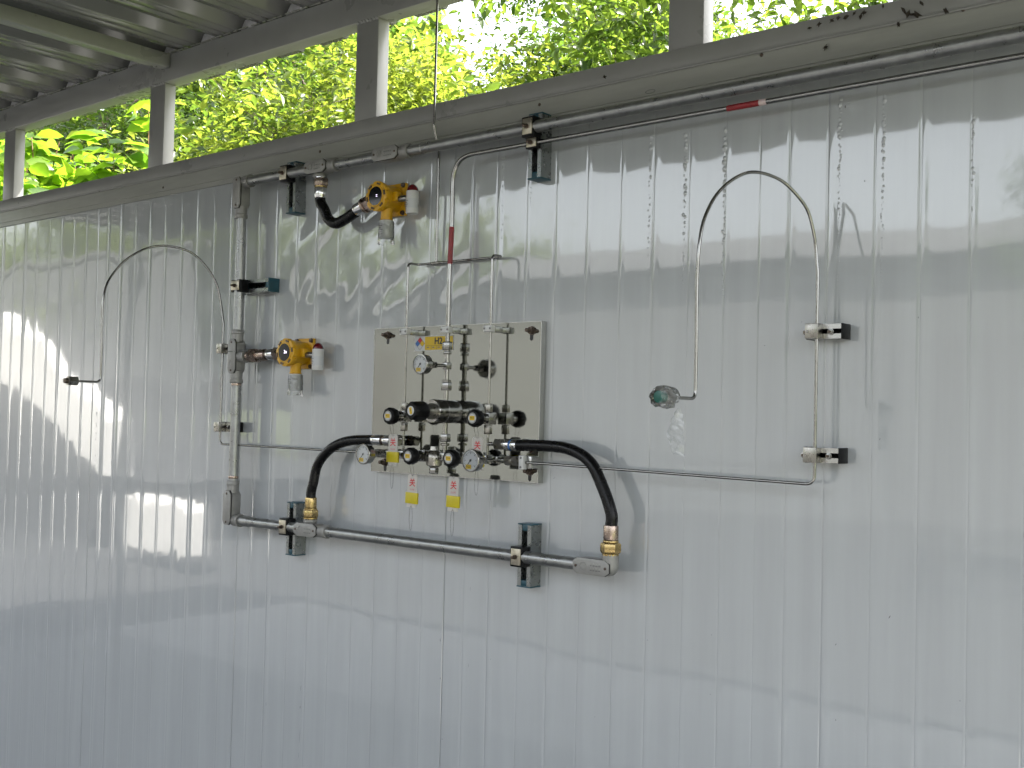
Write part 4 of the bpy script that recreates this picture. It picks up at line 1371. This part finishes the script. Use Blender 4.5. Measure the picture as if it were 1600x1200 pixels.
copy_tree(tB, gp(745, 11.5), 5.1, 1.12, 'yellow-green tree in the middle of the opening, right of the vent tube', 'trees behind the wall')
copy_tree(tA, gp(960, 14.0), 4.4, .95, 'dark tree far behind the open leafy tree left of the rightmost post', 'trees behind the wall')
copy_tree(tB, gp(1300, 11.0), 2.7, 1.0, 'yellow-green tree filling the gap right of the rightmost post', 'trees behind the wall')
copy_tree(tB, gp(850, 14.5), .6, 1.35, 'pale green tree in the distance just left of the open leafy tree', 'trees behind the wall')
copy_tree(tC, gp(900, 9.0), 2.6, 1.1, 'open branching tree in front of the pale distant tree', 'trees behind the wall')
copy_tree(tB, gp(1190, 13.5), 4.6, 1.4, 'tall yellow-green tree right behind the rightmost post', 'trees behind the wall')
copy_tree(tA, gp(180, 15.0), 2.4, 1.0, 'dark tree rising behind the broad-leaved shrub at far left', 'trees behind the wall')
copy_tree(tD, gp(1480, 8.5), 2.0, 1.0, 'leafy tree at the far right end of the opening', 'trees behind the wall')

# broad-leaved shrub at the left
sb0 = gp(110, 6.9)
sh = thing('broadleaf_shrub', sb0, 'bright broad-leaved shrub at far left behind the first two posts', 'shrub', 'trees behind the wall')
stems = MB()
r = random.Random(5)
tips = []
for k in range(34):
    f = k / 33
    b = gp(-60 + 380 * f, r.uniform(6.3, 7.6))
    top = b + V(r.uniform(-.25, .25), r.uniform(-.2, .2), r.uniform(2.55, 3.25) - (.25 if f > .62 else 0))
    pts = [b.lerp(top, q) + V(r.gauss(0, .04), r.gauss(0, .04), 0) for q in np.linspace(0, 1, 7)]
    stems.tube(pts, [.014 - .0018 * q for q in range(7)], 6)
    tips.append(pts)
stems.build('stem', 'twig', sh)
pos, dirs = [], []
for pts in tips:
    for k in range(58):
        t_ = 6 * (1 - abs(r.gauss(0, .22)))
        t_ = min(max(t_, 1.5), 5.99)
        i_ = int(t_)
        p = pts[i_].lerp(pts[i_ + 1], t_ - i_)
        a = r.uniform(0, 6.283)
        pos.append(p + V(r.gauss(0, .09), r.gauss(0, .09), r.gauss(0, .08)))
        dirs.append(V(math.cos(a), math.sin(a), r.uniform(-.5, .35)))
pos, dirs = np.array([list(p) for p in pos]), np.array([list(p) for p in dirs])
# the leaves nearest the opening are single parts
camp = np.array([0, -CAM_D, CAM_H])
rel = pos - camp
elev_ = rel[:, 2] / np.hypot(rel[:, 0], rel[:, 1])
az_ = np.degrees(np.arctan2(-rel[:, 0], rel[:, 1]))
vis = (elev_ > .17) & (elev_ < .27) & (az_ > 53) & (az_ < 65.5)
idx = np.where(vis)[0]
idx = idx[np.argsort(np.linalg.norm(rel[idx], axis=1))][:230]
rest = np.setdiff1d(np.arange(len(pos)), idx)
lens = .17 * np.random.default_rng(3).uniform(.65, 1.2, len(pos))
v_, f_ = leaf_block(pos[rest], dirs[rest], lens[rest], .52, .15, .25, 9, True)
o = raw_mesh('foliage', v_, f_, 'leaf_big', sh, smooth=True, org=sb0)
o['kind'] = 'stuff'
v1, f1 = leaf_block(np.zeros((1, 3)), np.array([[1.0, 0, 0]]), np.array([1.0]), .52, .15, .25, 2, True)
lm = raw_mesh('leaf', v1, f1, 'leaf_big', sh)
first = True
for i_ in idx:
    o = lm if first else lm.copy()
    if not first:
        col.objects.link(o); o.parent = sh
    first = False
    d = Vector(dirs[i_]).normalized()
    o.location = Vector(pos[i_]) - sb0
    q = d.to_track_quat('X', 'Z').to_matrix() @ Matrix.Rotation(r.gauss(0, .5), 3, 'X')
    o.rotation_euler = q.to_euler()
    o.scale = (lens[i_],) * 3

# far wood behind everything
pos, n_ = [], 42000
rr = np.random.default_rng(77)
ang = rr.uniform(R_(2), R_(80), n_)
dist = rr.uniform(20, 30, n_)
hgt = (7.4 + 2.2 * np.sin(ang * 9) + 1.2 * np.sin(ang * 23 + 1)) * np.sqrt(rr.uniform(0, 1, n_))
# a lighter gap where the white sky shows
gap = np.exp(-((np.degrees(ang) - 37.5) / 2.6) ** 2)
hgt *= 1 - .30 * gap
pos = np.stack([-np.sin(ang) * dist, -CAM_D + np.cos(ang) * dist, hgt + .5], 1)
dr = rr.normal(0, 1, (n_, 3))
v_, f_ = leaf_block(pos, dr, rr.uniform(.25, .55, n_), .6, seed=8)
fw_ = raw_mesh('far_wood', v_, f_, 'leaf_mid', smooth=False)
tag(fw_, 'far wooded slope filling the gaps between the nearer trees', 'wood', kind='stuff')

# ------------------------------------------------------------------ across the yard (seen mirrored in the glossy wall)
grp = 'trees across the yard, mirrored in the wall'
for (x, y, s, rz, src, lb) in ((-24.5, -14.5, 1.7, .4, tB, 'bright tree across the yard just left of the grey shed, mirrored in the wall'),
                           (-29.5, -14.5, 1.7, 1.2, tB, 'second bright tree left of the grey shed across the yard'),
                           (-35.5, -14.5, 1.7, 3.0, tB, 'third bright tree left of the grey shed across the yard'),
                           (-43.0, -14.0, 1.1, 5.0, tA, 'dark tree at the far left end of the yard'),
                           (-22.5, -23.5, 1.75, 2.2, tB, 'tall bright tree behind the left end of the grey shed'),
                           (-27.5, -24.0, 1.75, 4.0, tB, 'tall bright tree behind the two trees left of the grey shed'),
                           (-1.7, -8.6, .62, .9, tA, 'dark tree across the yard in front of the grey shed')):
    copy_tree(src, (x, y, -.03), rz, s, lb, grp)
# a long grey shed across the yard
sd = thing('grey_shed', (-3, -15, 0), 'long low grey metal shed across the yard, mirrored in the wall', 'shed')
MB().bx(-21.5, 9, -20, -15, -.02, 4.2).build('wall', M['shed'], sd, smooth=False)
MB().add([(-21.8, -14.6, 4.2), (9.3, -14.6, 4.2), (9.3, -17.5, 5.1), (-21.8, -17.5, 5.1), (-21.8, -20.4, 4.2), (9.3, -20.4, 4.2)], [(0, 1, 2, 3), (3, 2, 5, 4), (0, 3, 4), (1, 5, 2)]).build('roof', M['shedroof'], sd, smooth=False)
for x in (-19, -5.5, -1, 3.5):
    d_ = MB().bx(x - 1.2, x + 1.2, -15.0, -14.94, 0, 2.9).build('door', M['shedroof'], sd, smooth=False)
bw = thing('boundary_wall', (-36, -11.6, 0), 'tall grey concrete boundary wall at the left of the yard', 'wall')
for k in range(7):
    MB().bx(-50 + k * 4.2, -50 + k * 4.2 + 4.16, -11.9, -11.6, -.05, 5.0).build('wall_slab', 'shed', bw, smooth=False)
MB().bx(-50, -20.6, -11.95, -11.55, 5.0, 5.12).build('coping', 'shedroof', bw, smooth=False)
# added unseen white walls, shaped to mirror as bright patches in the glossy wall
def ray_at(px, py, dist):
    """where the mirrored sight line from the glossy wall arrives, dist metres from the wall point"""
    d = Vector(((px - 800) / FPX * _r2 - (py - 600) / FPX * _u2 + _fw)).normalized()
    w = P(px, py)
    return w + V(d.x, -d.y, d.z) * dist
def reflector(lo0, lo1, hi0, hi1, d0, d1, label):  # white wall added for its reflection, outline traced back along mirrored sight lines
    E0, E1 = ray_at(*lo0, d0), ray_at(*lo1, d1)
    F0, F1 = ray_at(*hi0, d0), ray_at(*hi1, d1)
    nrm = (V(E1.x, E1.y, 0) - V(E0.x, E0.y, 0)).cross(V(0, 0, 1)).normalized() * .24
    if nrm.y > 0: nrm = -nrm
    n_ = 14
    lo = [E0.lerp(E1, k / n_) + V(0, 0, random.uniform(-.06, .06)) for k in range(n_ + 1)]
    hi = [V(lo[k].x, lo[k].y, F0.lerp(F1, k / n_).z + random.uniform(-.07, .07)) for k in range(n_ + 1)]
    lo = [V(p.x, p.y, max(p.z, -.02)) for p in lo]
    poly = lo + hi[::-1]
    m_ = len(poly)
    rw = MB().add(poly + [p + nrm for p in poly], [tuple(range(m_)), tuple(reversed(range(m_, 2 * m_)))] + [(k, k + m_, (k + 1) % m_ + m_, (k + 1) % m_) for k in range(m_)])
    tag(rw.build('added_reflector', 'render', smooth=False), label, 'wall')
    return E0, E1, nrm
E0, E1, nrm = reflector((172, 752), (-10, 578), (165, 655), (-10, 484), 8.6, 11.5, 'added white parapet rising along the ramp at the end of the yard')
reflector((288, 870), (192, 848), (268, 792), (196, 772), 7.0, 7.9, 'added low white wall outlined to mirror as the lower bright patch')
ba = MB()
bk = [V(E0.x - .5, E0.y, -.02), V(E1.x - 2, E1.y, -.02), V(E1.x - 2, E1.y, E1.z - .02), V(E1.x, E1.y, E1.z - .02), V(E0.x, E0.y, max(E0.z, 0) - .01)]
n2 = nrm * 10
ba.add([p + nrm * .1 for p in bk] + [p + n2 for p in bk], [(0, 1, 2, 3, 4), (9, 8, 7, 6, 5)] + [(k, k + 5, (k + 1) % 5 + 5, (k + 1) % 5) for k in range(5)])
bo = ba.build('bank', 'yard', smooth=False)
tag(bo, kind='structure')
